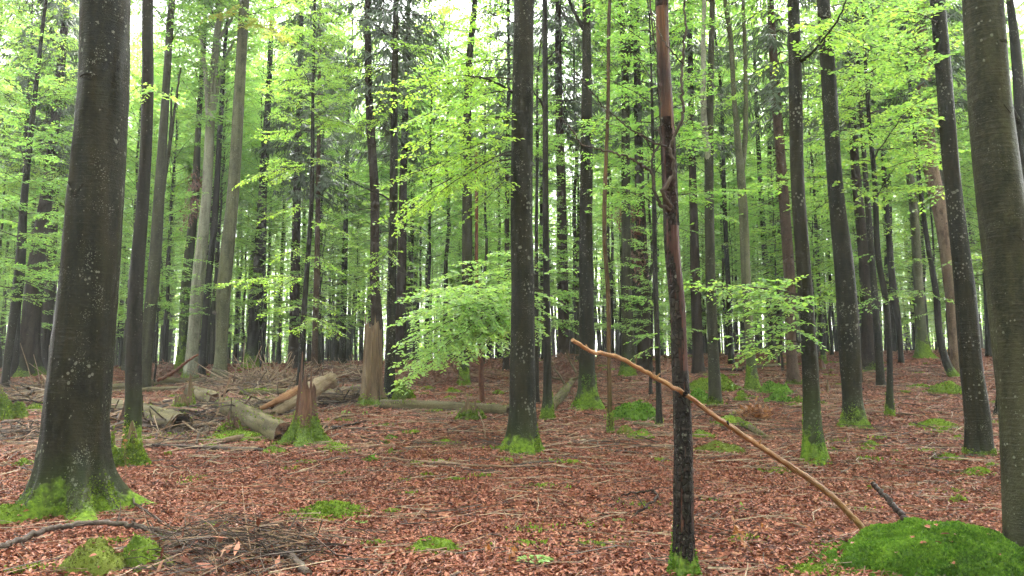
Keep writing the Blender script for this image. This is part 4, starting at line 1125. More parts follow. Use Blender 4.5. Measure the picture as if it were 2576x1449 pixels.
# far wood that reads as one mass
r_f = np.random.default_rng(5)
mb = MB()
for _ in range(1500):
    D = r_f.uniform(70, 175); x = D * r_f.uniform(-0.78, 0.78); z = float(H(x, D)); hh = r_f.uniform(17, 26); rr = r_f.uniform(0.08, 0.22)
    lx = r_f.normal(0, 0.4)
    tube(mb, np.array([(x, D, z - 0.3), (x + lx, D, z + hh * 0.5), (x + lx * 1.6, D, z + hh)]), rr, 0.04, 6, None, 1)
m = 185000
D = r_f.uniform(84, 180, m); x = D * r_f.uniform(-0.8, 0.8, m)
cz = r_f.uniform(0, 1, m)
z = H(x, D) + 1.0 + 25 * cz
clump = wob(x, D, z * 1.6, 91, 0.11) + 0.6 * wob(x, D, z * 2.0, 92, 0.33) + 0.9 * np.maximum(smooth((cz - 0.12) / 0.5), 1.0 * smooth((D - 100) / 40) * smooth((0.40 - cz) / 0.2))
k = clump > 0.02
a = r_f.uniform(0, 6.283, m)
leaf_geo(mb, np.stack([x, D, z], 1)[k], np.stack([np.cos(a), np.sin(a), r_f.normal(-0.1, 0.3, m)], 1)[k], (UP + r_f.normal(0, 0.45, (m, 3)))[k], r_f.uniform(0.35, 0.75, m)[k], 0.62, 0, False, 0)
o = mb.build('distant_forest', [LEAF, BEECH], None, False)
tag(o, 'far leafy forest fading out behind the last single trunks', 'forest', kind='stuff')

# the same forest goes on behind and beside the camera
mb = MB()
r_s = np.random.default_rng(15)
for _ in range(150):
    x, y = r_s.uniform(-48, 48), r_s.uniform(-48, 22)
    if y > -2.5 and abs(x) < 0.80 * max(y, 0) + 6: continue
    z = float(H(x, y)); hh = r_s.uniform(17, 26); rr = r_s.uniform(0.08, 0.26); lx = r_s.normal(0, 0.4)
    tube(mb, np.array([(x, y, z - 0.3), (x + lx, y, z + hh * 0.5), (x + lx * 1.6, y, z + hh)]), rr, 0.05, 7, None, 1)
m = 70000
x = r_s.uniform(-50, 50, m); y = r_s.uniform(-50, 24, m); cz = r_s.uniform(0, 1, m); z = H(x, y) + 1.5 + 24 * cz
clump = wob(x, y, z * 1.6, 95, 0.11) + 0.6 * wob(x, y, z * 2.0, 96, 0.3) + 1.0 * smooth((cz - 0.10) / 0.45)
k = (clump > 0.1) & ~((y > -2.5) & (np.abs(x) < 0.86 * np.clip(y, 0, 99) + 7)) & ~((y <= -2.5) & (np.hypot(x, y) < 6))
a = r_s.uniform(0, 6.283, m)
leaf_geo(mb, np.stack([x, y, z], 1)[k], np.stack([np.cos(a), np.sin(a), r_s.normal(-0.1, 0.3, m)], 1)[k], (UP + r_s.normal(0, 0.45, (m, 3)))[k], r_s.uniform(0.3, 0.7, m)[k], 0.62, 0, False, 0)
o = mb.build('surrounding_forest', [LEAF, BEECH], None, False)
tag(o, 'leafy forest going on behind and beside the viewpoint', 'forest', kind='stuff')

# ------------------------------------------------------------------ old branch scars on the smooth bark
def scar(spec, px, py, size, kind='v'):
    d = ray(px, py); z = PT(px, py, spec['D'])[2]
    c = np.array([np.interp(z, spec['P'][:, 2], spec['P'][:, k]) for k in range(3)]); R = float(np.interp(z, spec['P'][:, 2], spec['R']))
    x = PT(px, py, spec['D'])[0] - c[0]
    def on(dx, dz, out=0.0):
        xx = np.clip((x + dx) / R, -0.97, 0.97); th = math.asin(xx)
        return c + np.array((math.sin(th) * (R * 1.005 + out), -math.cos(th) * (R * 1.005 + out), dz))
    mb = MB()
    if kind == 'v':
        tube(mb, [on(-size, size * 1.3), on(-size * 0.45, size * 0.45, 0.004), on(0, 0, 0.004), on(size * 0.4, size * 0.55, 0.003), on(size * 0.7, size * 1.1)], size * 0.10, size * 0.05, 6, 14)
    else:
        tube(mb, [on(-size, 0), on(-size * 0.4, size * 0.16, 0.003), on(size * 0.4, size * 0.16, 0.003), on(size, 0)], size * 0.07, size * 0.05, 6, 12)
        tube(mb, [on(-size * 0.6, -size * 0.12), on(0, -size * 0.22, 0.003), on(size * 0.6, -size * 0.12)], size * 0.06, size * 0.04, 6, 10)
    mb.build('bark_scar', spec.get('bark', BEECH), spec['trunk'], True, spec['origin'])
for a in ((225, 505, 0.13, 'v'), (252, 212, 0.12, 'h'), (280, 32, 0.06, 'h'), (232, 640, 0.07, 'h'), (200, 960, 0.08, 'h'), (250, 360, 0.09, 'h')): scar(T['big'], *a)
for a in ((1305, 440, 0.10, 'v'), (1322, 255, 0.09, 'h'), (1300, 560, 0.08, 'h'), (1325, 690, 0.08, 'v'), (1308, 880, 0.09, 'h'), (1330, 120, 0.08, 'v')): scar(T['centre'], *a)
for a in ((2548, 810, 0.05, 'h'), (2512, 300, 0.06, 'v'), (2470, 260, 0.05, 'h'), (2500, 120, 0.07, 'h'), (2555, 960, 0.08, 'h'), (2540, 620, 0.06, 'v')): scar(T['rightbig'], *a)
for a in ((2440, 860, 0.09, 'h'), (2455, 1010, 0.11, 'h'), (2452, 1060, 0.12, 'h'), (2462, 1090, 0.12, 'h'), (2400, 480, 0.08, 'v')): scar(T['wrinkled'], *a)
for a in ((2036, 880, 0.07, 'h'), (2046, 1010, 0.07, 'h'), (2004, 300, 0.07, 'v')): scar(T['greenbase'], *a)
for a in ((2120, 640, 0.10, 'v'), (2138, 900, 0.08, 'h'), (2088, 250, 0.08, 'v')): scar(T['thickright'], *a)
# ------------------------------------------------------------------ stumps
def stump(label, px, py, wbase, prof, wood, moss=0.2, jag=0.3, spikes=(), seg=36, name='broken_stump', flare=0.6, fh=0.18, tuft_n=1800, tuft=0.035, lean=0.0, moss_mat=None, seed=None, hollow=0.62, splinters=0, level=0.46):
    """px, py: foot in the photo; wbase: width above the flare; prof: height in photo units; spikes: (angle, height factor, angular width)"""
    moss_mat = moss_mat or MOSS
    r = np.random.default_rng(seed or int(px * 3 + py))
    D = GD(px, py); k = D / FP
    c = PT(px, py, D); z0 = float(H(c[0], D)); c[2] = z0
    R0 = wbase * k * 0.5; hh = prof * k
    th = np.linspace(0, 6.283185, seg, endpoint=False)
    top = np.full(seg, level) + jag * 0.5 * wob(np.cos(th), np.sin(th), 0 * th, int(px), 0.9) + jag * r.uniform(-0.25, 0.35, seg)
    for (a, f, w) in spikes:
        dlt = np.abs((th - a + np.pi) % (2 * np.pi) - np.pi)
        top = np.maximum(top, f * np.clip(1 - (dlt / w) ** 1.5, 0, 1) + top * 0.2 * (dlt < w))
    top = np.clip(top, 0.2, 1.05) * hh
    n = 26
    t = np.concatenate([[-0.08], np.linspace(0, 1, n)])
    z = t[:, None] * top[None, :]
    k1 = r.integers(4, 7); ph = r.uniform(0, 6.28, 2)
    lob = np.clip(0.7 + 0.45 * np.cos(k1 * th + ph[0]) + 0.25 * np.cos((k1 + 3) * th + ph[1]), 0.05, 2)
    rough = 1 + 0.07 * wob(np.cos(th)[None] * 1.5 + 0 * z, np.sin(th)[None] * 1.5 + 0 * z, z * 0.25, int(py), 1.3) + 0.035 * r.normal(0, 1, seg)[None]
    rr = R0 * (rough * (1 - 0.22 * z / hh) + flare * lob[None] * np.exp(-np.clip(z, -0.05, 9) / fh))
    cx = np.cos(th)[None] * rr + lean * z; sy = np.sin(th)[None] * rr
    V = np.stack([c[0] + cx, c[1] + sy, z0 + z], -1)
    mb = MB(); mb.add(V, grid_faces(n + 1, seg))
    # ragged inside
    zi = z[::-1][: n - 6]; ri = rr[::-1][: n - 6] * np.linspace(0.93, hollow, n - 6)[:, None]
    lo_z = np.maximum(zi, 0)
    Vi = np.stack([c[0] + np.cos(th)[None] * ri + lean * lo_z, c[1] + np.sin(th)[None] * ri, z0 + lo_z], -1)
    mb.add(np.concatenate([V[-1:], Vi]), grid_faces(len(Vi) + 1, seg))
    mb.add(np.concatenate([Vi[-1], [Vi[-1].mean(0)]]), np.stack([np.arange(seg), (np.arange(seg) + 1) % seg, np.full(seg, seg)], 1))
    root = empty(name, (c[0], c[1], z0)); tag(root, label, 'stump')
    org = np.array((c[0], c[1], z0))
    wd = mb.build('wood', wood, root, False, org, moss_height=moss * 0.8)
    for q in range(splinters):
        a = r.uniform(0, 6.283); b = org + np.array((math.cos(a) * R0 * 0.8 + lean * hh * 0.5, math.sin(a) * R0 * 0.8, np.interp(a, th, top) * r.uniform(0.6, 0.9)))
        m2 = MB(); tube(m2, np.stack([b, b + UP * hh * 0.1 + r.normal(0, 0.01, 3), b + UP * hh * r.uniform(0.12, 0.26) + r.normal(0, 0.025, 3)]), 0.022, 0.004, 4)
        m2.build('splinter', wood, wd, False, org)
    if moss > 0 and tuft_n:
        m = tuft_n
        ii = np.clip((r.uniform(0, 1, m) ** 1.3) * n * 0.99, 0, n - 0.01).astype(int); jj = r.integers(0, seg, m); f = r.uniform(0, 1, (m, 1)); g = r.uniform(0, 1, (m, 1)); j2 = (jj + 1) % seg
        Q = (V[ii, jj] * (1 - f) + V[ii, j2] * f) * (1 - g) + (V[ii + 1, jj] * (1 - f) + V[ii + 1, j2] * f) * g
        zz = Q[:, 2] - z0
        keep = (zz + moss * 0.6 * wob(Q[:, 0], Q[:, 1], zz, int(px) + 1, 1.6) + moss * 0.25 * r.normal(0, 1, m) < moss) & (zz > -0.03)
        Q = Q[keep]; m2 = MB()
        tufts(m2, Q, unit(Q - (org + UP * 0.5 * moss)) + UP * 0.5, tuft, 0, r)
        if m2.n: m2.build('moss', moss_mat, root, False, org, kind='stuff')
    return root, org, D

PI = math.pi
stump('spiky red-brown broken stump with a thick bright moss skirt', 765, 1114, 50, 218, ROT_RED, 0.56, 0.40,
      [(PI * 1.30, 1.0, 0.36), (PI * 1.72, 0.80, 0.16), (PI * 1.92, 0.74, 0.15), (PI * 0.6, 0.8, 0.3), (PI * 1.0, 0.7, 0.2)], flare=1.7, fh=0.24, tuft_n=9000, tuft=0.033, splinters=4, lean=0.02)
tall_ = stump('tall brown barkless stump with a dark vertical crack', 936, 1018, 50, 214, ROT_BROWN, 0.24, 0.14,
      [(PI * 1.1, 1.03, 0.3), (PI * 1.6, 0.98, 0.3)], flare=0.75, fh=0.3, tuft_n=2200, tuft=0.05, splinters=3, level=0.9)
stump('low crumbling stump wrapped in moss around the slim blackish trunk', 314, 1168, 66, 100, ROT_BROWN, 0.5, 0.4,
      [(PI * 1.2, 0.9, 0.5), (PI * 1.8, 0.8, 0.5), (PI * 0.5, 1.0, 0.7)], flare=0.75, fh=0.22, tuft_n=5000, tuft=0.045)
stump('small grey stump with one tall spike beside the rotten hollow log', 462, 1043, 44, 98, ROT_BROWN, 0.34, 0.3,
      [(PI * 1.85, 1.0, 0.5), (PI * 0.2, 0.75, 0.4)], flare=0.6, fh=0.22, tuft_n=2200, tuft=0.05, splinters=2)
stump('short red-brown stub on a moss cushion in front of the barkless log', 580, 1094, 34, 62, ROT_RED, 0.22, 0.5,
      [(PI * 1.5, 1.0, 0.35), (PI * 0.3, 0.7, 0.4)], flare=1.1, fh=0.2, tuft_n=2200, tuft=0.045, splinters=2)
stump('small dark pointed stump leaning against the long grey log', 1182, 1053, 36, 54, ROT_BROWN, 0.25, 0.3,
      [(PI * 1.4, 1.0, 0.6), (PI * 0.2, 0.8, 0.5)], flare=1.0, fh=0.25, tuft_n=1800, tuft=0.045)
stump('moss-covered stump under the drooping leafy branches', 1014, 1003, 32, 44, ROT_BROWN, 0.75, 0.2, [(PI * 1.4, 1.0, 1.5)], flare=0.7, fh=0.25, tuft_n=2400, tuft=0.06)
stump('small reddish stub on the right slope beside two slim stems', 2067, 928, 17, 22, ROT_RED, 0.1, 0.2, [(PI * 1.4, 1.0, 1.5)], flare=0.2, tuft_n=0, seg=18)
stump('thin black upright stub right of the deep-green-based beech', 2083, 986, 8, 32, ROT_DARK, 0.0, 0.2, [(PI * 1.4, 1.0, 1.2)], flare=0.2, tuft_n=0, seg=14)
stump('tiny rotten stump among sticks left of the massive right beech', 2412, 1264, 20, 18, ROT_BROWN, 0.12, 0.4, [(PI * 1.4, 1.0, 0.5)], flare=0.9, fh=0.1, tuft_n=500, tuft=0.03, seg=24)
stump('moss-swathed stump at the left border', 14, 1052, 72, 78, ROT_BROWN, 0.8, 0.2, [(PI * 1.4, 1.0, 1.6)], flare=0.5, tuft_n=4200, tuft=0.05)

mb = MB(); tube(mb, [PT(952, 838, tall_[2] - 0.20), PT(954, 900, tall_[2] - 0.24), PT(953, 960, tall_[2] - 0.27), PT(955, 1012, tall_[2] - 0.36)], 0.010, 0.022, 5, 10)
mb.build('crack', ROT_DARK, tall_[0], False, tall_[1])

# ------------------------------------------------------------------ logs
def along(o, axis):
    """turn a part's own axes so that its z runs along the wood grain (its shape stays put)"""
    q = Vector([float(c) for c in axis]).to_track_quat('Z', 'Y')
    o.data.transform(q.inverted().to_matrix().to_4x4())
    o.rotation_mode = 'QUATERNION'; o.rotation_quaternion = q
def log(label, pts, mat, name='fallen_log', seg=20, endmat=None, hollow=False, moss=0, bumpy=0.11, rings=44, dz=0.0, moss_mat=None, flat=1.0, tuft=0.045, lift=None, cat='log'):
    """pts: (px, py, width) along the middle line in the photo; it lies on the ground"""
    Pw, Rw = [], []
    for i, (px, py, w) in enumerate(pts):
        if lift is None: D = GD(px, py + w * 0.42)
        else: D = lift[i]
        p = PT(px, py, D); Rw.append(w * D / FP * 0.5); Pw.append(p)
    A = np.concatenate([np.array(Pw), np.array(Rw)[:, None]], 1)
    A = resample(A, rings); P, R = A[:, :3], A[:, 3]
    P[:, 2] += dz
    sd_ = int(abs(pts[0][0]) * 5 + pts[0][1])
    r = np.random.default_rng(sd_)
    lin = np.linspace(0, 6, rings)
    def mod(th, i):
        return 1 + bumpy * wob(np.cos(th) + 0 * i, np.sin(th) + 0 * i, lin[i], sd_, 0.7) + bumpy * 0.5 * wob(np.cos(th) * 2 + 0 * i, np.sin(th) * 2 + 0 * i, lin[i] * 2, sd_ + 1, 1.3)
    org = P[len(P) // 2].copy(); org[2] -= R[len(P) // 2]
    root = empty(name, org); tag(root, label, cat)
    mb = MB()
    V, _th, _rr = loft_points(P, R, seg, mod)
    for e_, sg in ((0, -1), (rings - 1, 1)):
        if hollow and e_: continue
        dv = unit(P[e_] - P[1 if e_ == 0 else rings - 2]); rag_ = R[e_] * (0.5 * wob(np.cos(_th), np.sin(_th), 0 * _th, sd_ + 8 + e_, 0.9) + r.uniform(-0.15, 0.45, seg))
        V[e_] = V[e_] + dv * rag_[:, None]
    mb.add(V, grid_faces(rings, seg), 0)
    for e_ in (0, rings - 1):
        if hollow and e_: continue
        dv = unit(P[e_] - P[1 if e_ == 0 else rings - 2]); q1 = P[e_] + (V[e_] - P[e_]) * 0.72 + dv * (R[e_] * r.uniform(-0.5, 0.3, seg))[:, None]; q2 = P[e_] + (V[e_] - P[e_]) * 0.35 + dv * (R[e_] * r.uniform(-0.5, 0.5, seg))[:, None]
        rows_ = np.array([V[e_], q1, q2]); gf = grid_faces(3, seg); mb.add(rows_, gf if e_ else gf[:, ::-1], 1)
        ff = np.stack([np.arange(seg), (np.arange(seg) + 1) % seg, np.full(seg, seg)], 1); mb.add(np.concatenate([q2, [P[e_] - dv * R[e_] * 0.3]]), ff if e_ else ff[:, ::-1], 1)
    tr = mb.build('trunk', [mat, endmat or SPLIT_WOOD], root, True, org)
    along(tr, P[-1] - P[0])
    if hollow:                                             # a rotten open end: ragged rim and dark inside
        e = V[-1]; d = unit(P[-1] - P[-3])
        rag = e + d * r.uniform(-0.02, 0.09, (seg, 1)); mid = P[-1]
        inn = [rag, mid + (rag - mid) * 0.78 - d * 0.03, mid + (e - mid) * 0.62 - d * 0.25, mid + (e - mid) * 0.3 - d * 0.5]
        m2 = MB(); m2.add(np.array([e] + inn), grid_faces(5, seg)); m2.add(np.concatenate([inn[-1], [mid - d * 0.52]]), np.stack([np.arange(seg), (np.arange(seg) + 1) % seg, np.full(seg, seg)], 1))
        m2.build('hollow_end', ROT_DARK, root, False, org)
    if moss:
        m = moss
        ii = r.integers(0, rings - 1, m); jj = r.integers(0, seg, m); f = r.uniform(0, 1, (m, 1)); g = r.uniform(0, 1, (m, 1)); j2 = (jj + 1) % seg
        Q = (V[ii, jj] * (1 - f) + V[ii, j2] * f) * (1 - g) + (V[ii + 1, jj] * (1 - f) + V[ii + 1, j2] * f) * g
        Nn = unit(Q - P[ii])
        keep = (Nn[:, 2] > 0.05) & (wob(Q[:, 0], Q[:, 1], Q[:, 2], sd_ + 5, 0.5) + r.normal(0, 0.2, m) > 0.0)
        m2 = MB(); tufts(m2, Q[keep], Nn[keep], tuft, 0, r)
        if m2.n: m2.build('moss', moss_mat or MOSS, root, False, org, kind='stuff')
    return root, org, P, R
log('thick barkless pale log pointing at the spiky mossy stump', [(560, 1020, 44), (610, 1042, 50), (660, 1066, 52), (714, 1090, 53)], LOG_GREY, moss=500, endmat=ROT_RED)
log('shorter upper piece of the snapped pale log, ragged red at the break', [(478, 984, 28), (510, 994, 34), (545, 1008, 38)], LOG_GREY, endmat=ROT_RED, moss=300)
lo2 = log('pale greenish log with a rotten hollow end beside the grey spiked stump', [(215, 1014, 40), (290, 1026, 44), (352, 1036, 47), (410, 1054, 54), (455, 1068, 57)], LOG_GREY, hollow=True, moss=900, bumpy=0.08, moss_mat=MOSS_BROWN)
log('long straight grey log lying across behind the blackish trunk', [(240, 980, 17), (330, 970, 17), (440, 958, 14), (535, 955, 10)], LOG_GREY, seg=14)
log('shorter grey log just below the long straight one', [(345, 982, 13), (400, 979, 12), (448, 976, 9)], LOG_GREY, seg=12)
log('long grey barkless log lying behind the tall brown stump', [(966, 1017, 24), (1060, 1020, 25), (1160, 1024, 25), (1279, 1032, 24)], LOG_GREY, moss=900, hollow=True)
log('splintered grey-tan log propped up behind the spiky stump', [(690, 1038, 16), (740, 1010, 30), (790, 978, 38), (838, 952, 36)], SPLIT_WOOD, lift=[19.2, 19.6, 20.0, 20.4], bumpy=0.30, seg=22)
log('dark rotten log lying under the splintered grey-tan one', [(792, 1004, 36), (850, 996, 38), (908, 986, 34)], ROT_DARK, bumpy=0.2, moss=300, seg=16)
log('orange inner slab split off the splintered log', [(655, 1028, 9), (710, 1003, 20), (762, 975, 24)], SPLIT_ORANGE, lift=[19.0, 19.4, 19.8], name='split_log_piece', bumpy=0.25, seg=10, cat='log')
log('pale narrow slab lying beside the splintered log', [(694, 1044, 8), (720, 1030, 13), (752, 1010, 13)], SPLIT_WOOD, name='split_log_piece', bumpy=0.25, seg=8)
log('silvery split slab behind the short red-brown stub', [(415, 1010, 12), (470, 1018, 18), (530, 1040, 22)], SPLIT_WOOD, name='split_log_piece', bumpy=0.3, seg=8)
log('thin grey log lying low across the left foreground', [(365, 1120, 9), (470, 1124, 11), (580, 1130, 11), (680, 1132, 9)], STICK_DARK, seg=10)
log('short rotten brown log piece below the short red-brown stub', [(548, 1112, 12), (580, 1106, 17), (620, 1098, 12)], ROT_BROWN, seg=10, bumpy=0.15)
fal = log('pale fallen trunk with broken side branches left of the mossy-rooted beech', [(1385, 1022, 26), (1402, 1006, 25), (1425, 978, 19), (1446, 946, 11), (1454, 930, 6)], LOG_GREY, moss=500, seg=14)
log('mossy green log half sunk in the leaves on the right', [(1866, 1066, 15), (1895, 1080, 16), (1932, 1102, 11)], LOG_GREY, moss=3500, seg=12, moss_mat=MOSS)
log('grey pole lying on the far slope behind the peeling tree', [(1745, 926, 6), (1810, 928, 7), (1868, 931, 7)], STICK_DARK, seg=8)
log('grey log end lying beside the olive forked beech on the far slope', [(1864, 925, 9), (1910, 921, 9), (1976, 916, 7)], LOG_GREY, seg=8, moss=300)
log('mossy pale log behind the bristling dead branches', [(605, 988, 15), (680, 986, 16), (752, 985, 14)], LOG_GREY, seg=12, moss=1400)
log('mossy pole half hidden under the mossy root mound', [(1596, 1066, 9), (1630, 1068, 10), (1656, 1074, 9)], LOG_GREY, seg=8, moss=1400, moss_mat=MOSS)

def part_stick(root, org, pts, r0, r1, mat, name='branch', seg=5):
    mb = MB(); P = resample(np.array(pts, float), 8); loft(mb, P, np.linspace(r0, r1, 8), seg, None, (True, True))
    along(mb.build(name, mat, root, True, org), P[-1] - P[0])
for pp in ([(1425, 978), (1408, 945), (1392, 925), (1388, 908)], [(1440, 955), (1462, 948), (1475, 952)], [(1420, 985), (1445, 978), (1458, 976)], [(1410, 955), (1385, 948), (1372, 935)], [(1450, 938), (1432, 905), (1425, 880)]):
    D = fal[1][1]; part_stick(fal[0], fal[1], [PT(a, b, D - 0.15) for a, b in pp], 0.045, 0.012, LOG_GREY)
# a fallen spruce stem bristling with dead branches
def bristle(label, pts, n, x0, x1, seed, mat=DEAD_TWIG, up=(0.6, 1.7), w=12):
    root, org, P, R = log(label, pts, LOG_GREY, name='fallen_spruce', seg=10, cat='log')
    r = np.random.default_rng(seed)
    for _ in range(n):
        k = r.uniform(0.03, 0.97) * (len(P) - 1); i = int(k)
        b = P[i] + (P[min(i + 1, len(P) - 1)] - P[i]) * (k - i)
        L = r.uniform(*up)
        d = unit(np.array((r.normal(0, 0.75), r.normal(-0.1, 0.45), r.uniform(0.35, 1.0))))
        part_stick(root, org, [b, b + d * L * 0.5 + r.normal(0, 0.02, 3), b + d * L + r.normal(0, 0.05, 3)], 0.026, 0.010, mat, 'branch', 4)
    return root
bristle('fallen spruce stem bristling with pale dead branches behind the snapped log', [(570, 974, 10), (650, 974, 10), (760, 968, 8)], 60, 570, 760, 3)
bristle('fallen stem with a fan of bare branches behind the big left beech', [(60, 985, 12), (110, 984, 12), (170, 982, 10)], 16, 40, 170, 4, up=(0.6, 1.6))
bristle('thin dead stem with tangled twigs left of the tall brown stump', [(800, 950, 7), (860, 942, 8), (915, 932, 7)], 26, 800, 915, 5, up=(0.3, 0.9))
# splintered orange wood far left
for q, (label, pts) in enumerate([('upper orange splinter of shattered wood by the big left beech', [(20, 972, 6), (70, 971, 8), (118, 972, 7)]),
        ('middle orange splinter of shattered wood by the big left beech', [(25, 981, 8), (75, 980, 9), (120, 979, 8)]),
        ('lower brown splinter of shattered wood by the big left beech', [(22, 992, 9), (70, 991, 10), (122, 989, 8)])]):
    log(label, pts, SPLIT_ORANGE, name='wood_splinter', seg=7, bumpy=0.3, cat='splinter')

# ------------------------------------------------------------------ moss mounds and the boulder
def mound(label, px, py, w, h, mat=None, depth=None, name='moss_mound', cat='moss', tn=None, tuft=None, rock=None, seed=None, wide=None, skew=0.0):
    mat = mat or MOSS
    r = np.random.default_rng(seed or int(px * 13 + py * 7))
    D = GD(px, py); k = D / FP
    c = PT(px, py, D)
    rx = 0.5 * w * k; hz = h * k * (1.0 if w > 250 else 0.8)
    ry = depth if depth else rx * 0.75
    yc = D + ry * 0.55
    c = np.array((c[0] * yc / D, yc, 0)); c[2] = float(H(c[0], c[1]))
    nr, ns = (22, 56) if w > 250 else (12, 34)
    t = np.linspace(0, 1, nr)[:, None]; a = np.linspace(0, 6.283185, ns, endpoint=False)[None]
    sd_ = int(px + py)
    edge = 1 + 0.34 * wob(np.cos(a), np.sin(a), 0 * a, sd_, 0.7) + 0.10 * wob(np.cos(a) * 2, np.sin(a) * 2, 0 * a, sd_ + 3, 1.1)
    x = c[0] + rx * t * edge * np.cos(a); y = c[1] + ry * t * edge * np.sin(a)
    lump = 1 + 0.32 * wob((x - c[0]) / rx, (y - c[1]) / ry, 0 * x, sd_ + 1, 0.8) + 0.10 * wob((x - c[0]) / rx, (y - c[1]) / ry, 0 * x, sd_ + 2, 1.9) + 0.08 * wob((x - c[0]) / rx, (y - c[1]) / ry, 0 * x, sd_ + 4, 4.0)
    z = H(x, y) + hz * np.clip(1 - t ** 2.2, 0, 1) ** 0.75 * lump * (1 + skew * (x - c[0]) / rx) - 0.02 - 0.02 * t
    V = np.stack([x, y, z], -1)
    org = c.copy()
    root = empty(name, org); tag(root, label, cat)
    mb = MB(); mb.add(V, grid_faces(nr, ns)); mb.build('rock' if rock else 'cushion', mat, root, True, org)
    m = tn or int(np.clip(rx * ry * 3.14 * 5200 * (9 / max(D, 6)) ** 1.2, 250, 6000))
    tt = np.sqrt(r.uniform(0, 1, m)); aa = r.integers(0, ns, m); ti = np.clip(tt * (nr - 1), 0, nr - 1.001); i0 = ti.astype(int); g = (ti - i0)[:, None]; f = r.uniform(0, 1, (m, 1)); a2 = (aa + 1) % ns
    Q = (V[i0, aa] * (1 - f) + V[i0, a2] * f) * (1 - g) + (V[i0 + 1, aa] * (1 - f) + V[i0 + 1, a2] * f) * g
    Nn = UP * 1.0 + (Q - c) / np.array((rx, ry, 1)) * np.array((0.6, 0.6, 0))
    mo = int(m * 0.35)                                      # stray tufts round the rim, thinning out
    ao = r.uniform(0, 6.283, mo); to = 0.9 + np.abs(r.normal(0, 0.16, mo)) * (1.0 + 0.8 * wob(np.cos(ao), np.sin(ao), 0 * ao, sd_ + 9, 0.9))
    xo = c[0] + rx * to * np.cos(ao); yo = c[1] + ry * to * np.sin(ao)
    Q = np.concatenate([Q, np.stack([xo, yo, H(xo, yo) + 0.012 + hz * 0.5 * np.clip(1 - to, 0, 1)], 1)]); Nn = np.concatenate([Nn, np.repeat(UP[None], mo, 0)])
    m2 = MB(); tufts(m2, Q, Nn, tuft or (0.021 if D < 9 else 0.032 if D < 18 else 0.055), 0, r)
    m2.build('moss_tufts', mat, root, False, org, kind='stuff')
    if w < 250: MOUNDS.append((root, org, V))
    return root, org, V
MOUNDS = []
bo = mound('large boulder wrapped in deep green moss at the bottom right', 2335, 1447, 500, 112, MOSS_DEEP, depth=0.62, name='mossy_boulder', cat='boulder', rock=True, tn=30000, tuft=0.030, skew=-0.12)
r_m = np.random.default_rng(8)
for q in range(14):                                         # leaves fallen on the boulder
    i, j = r_m.integers(3, 19), r_m.integers(30, 56)
    m2 = MB(); a = r_m.uniform(0, 6.28)
    leaf_geo(m2, [bo[2][i, j] + UP * 0.022], [(math.cos(a), math.sin(a), 0.15)], [UP + r_m.normal(0, 0.3, 3)], [r_m.uniform(0.05, 0.085)], 0.6, 0.15, True)
    o = m2.build('fallen_leaf', LITTER, None, False, bo[2][i, j]); tag(o, 'single brown beech leaf lying on the big mossy boulder', 'leaf', 'leaves on the mossy boulder')
mound('pale green low moss lobe at the left foot of the big boulder', 2040, 1447, 150, 30, MOSS)
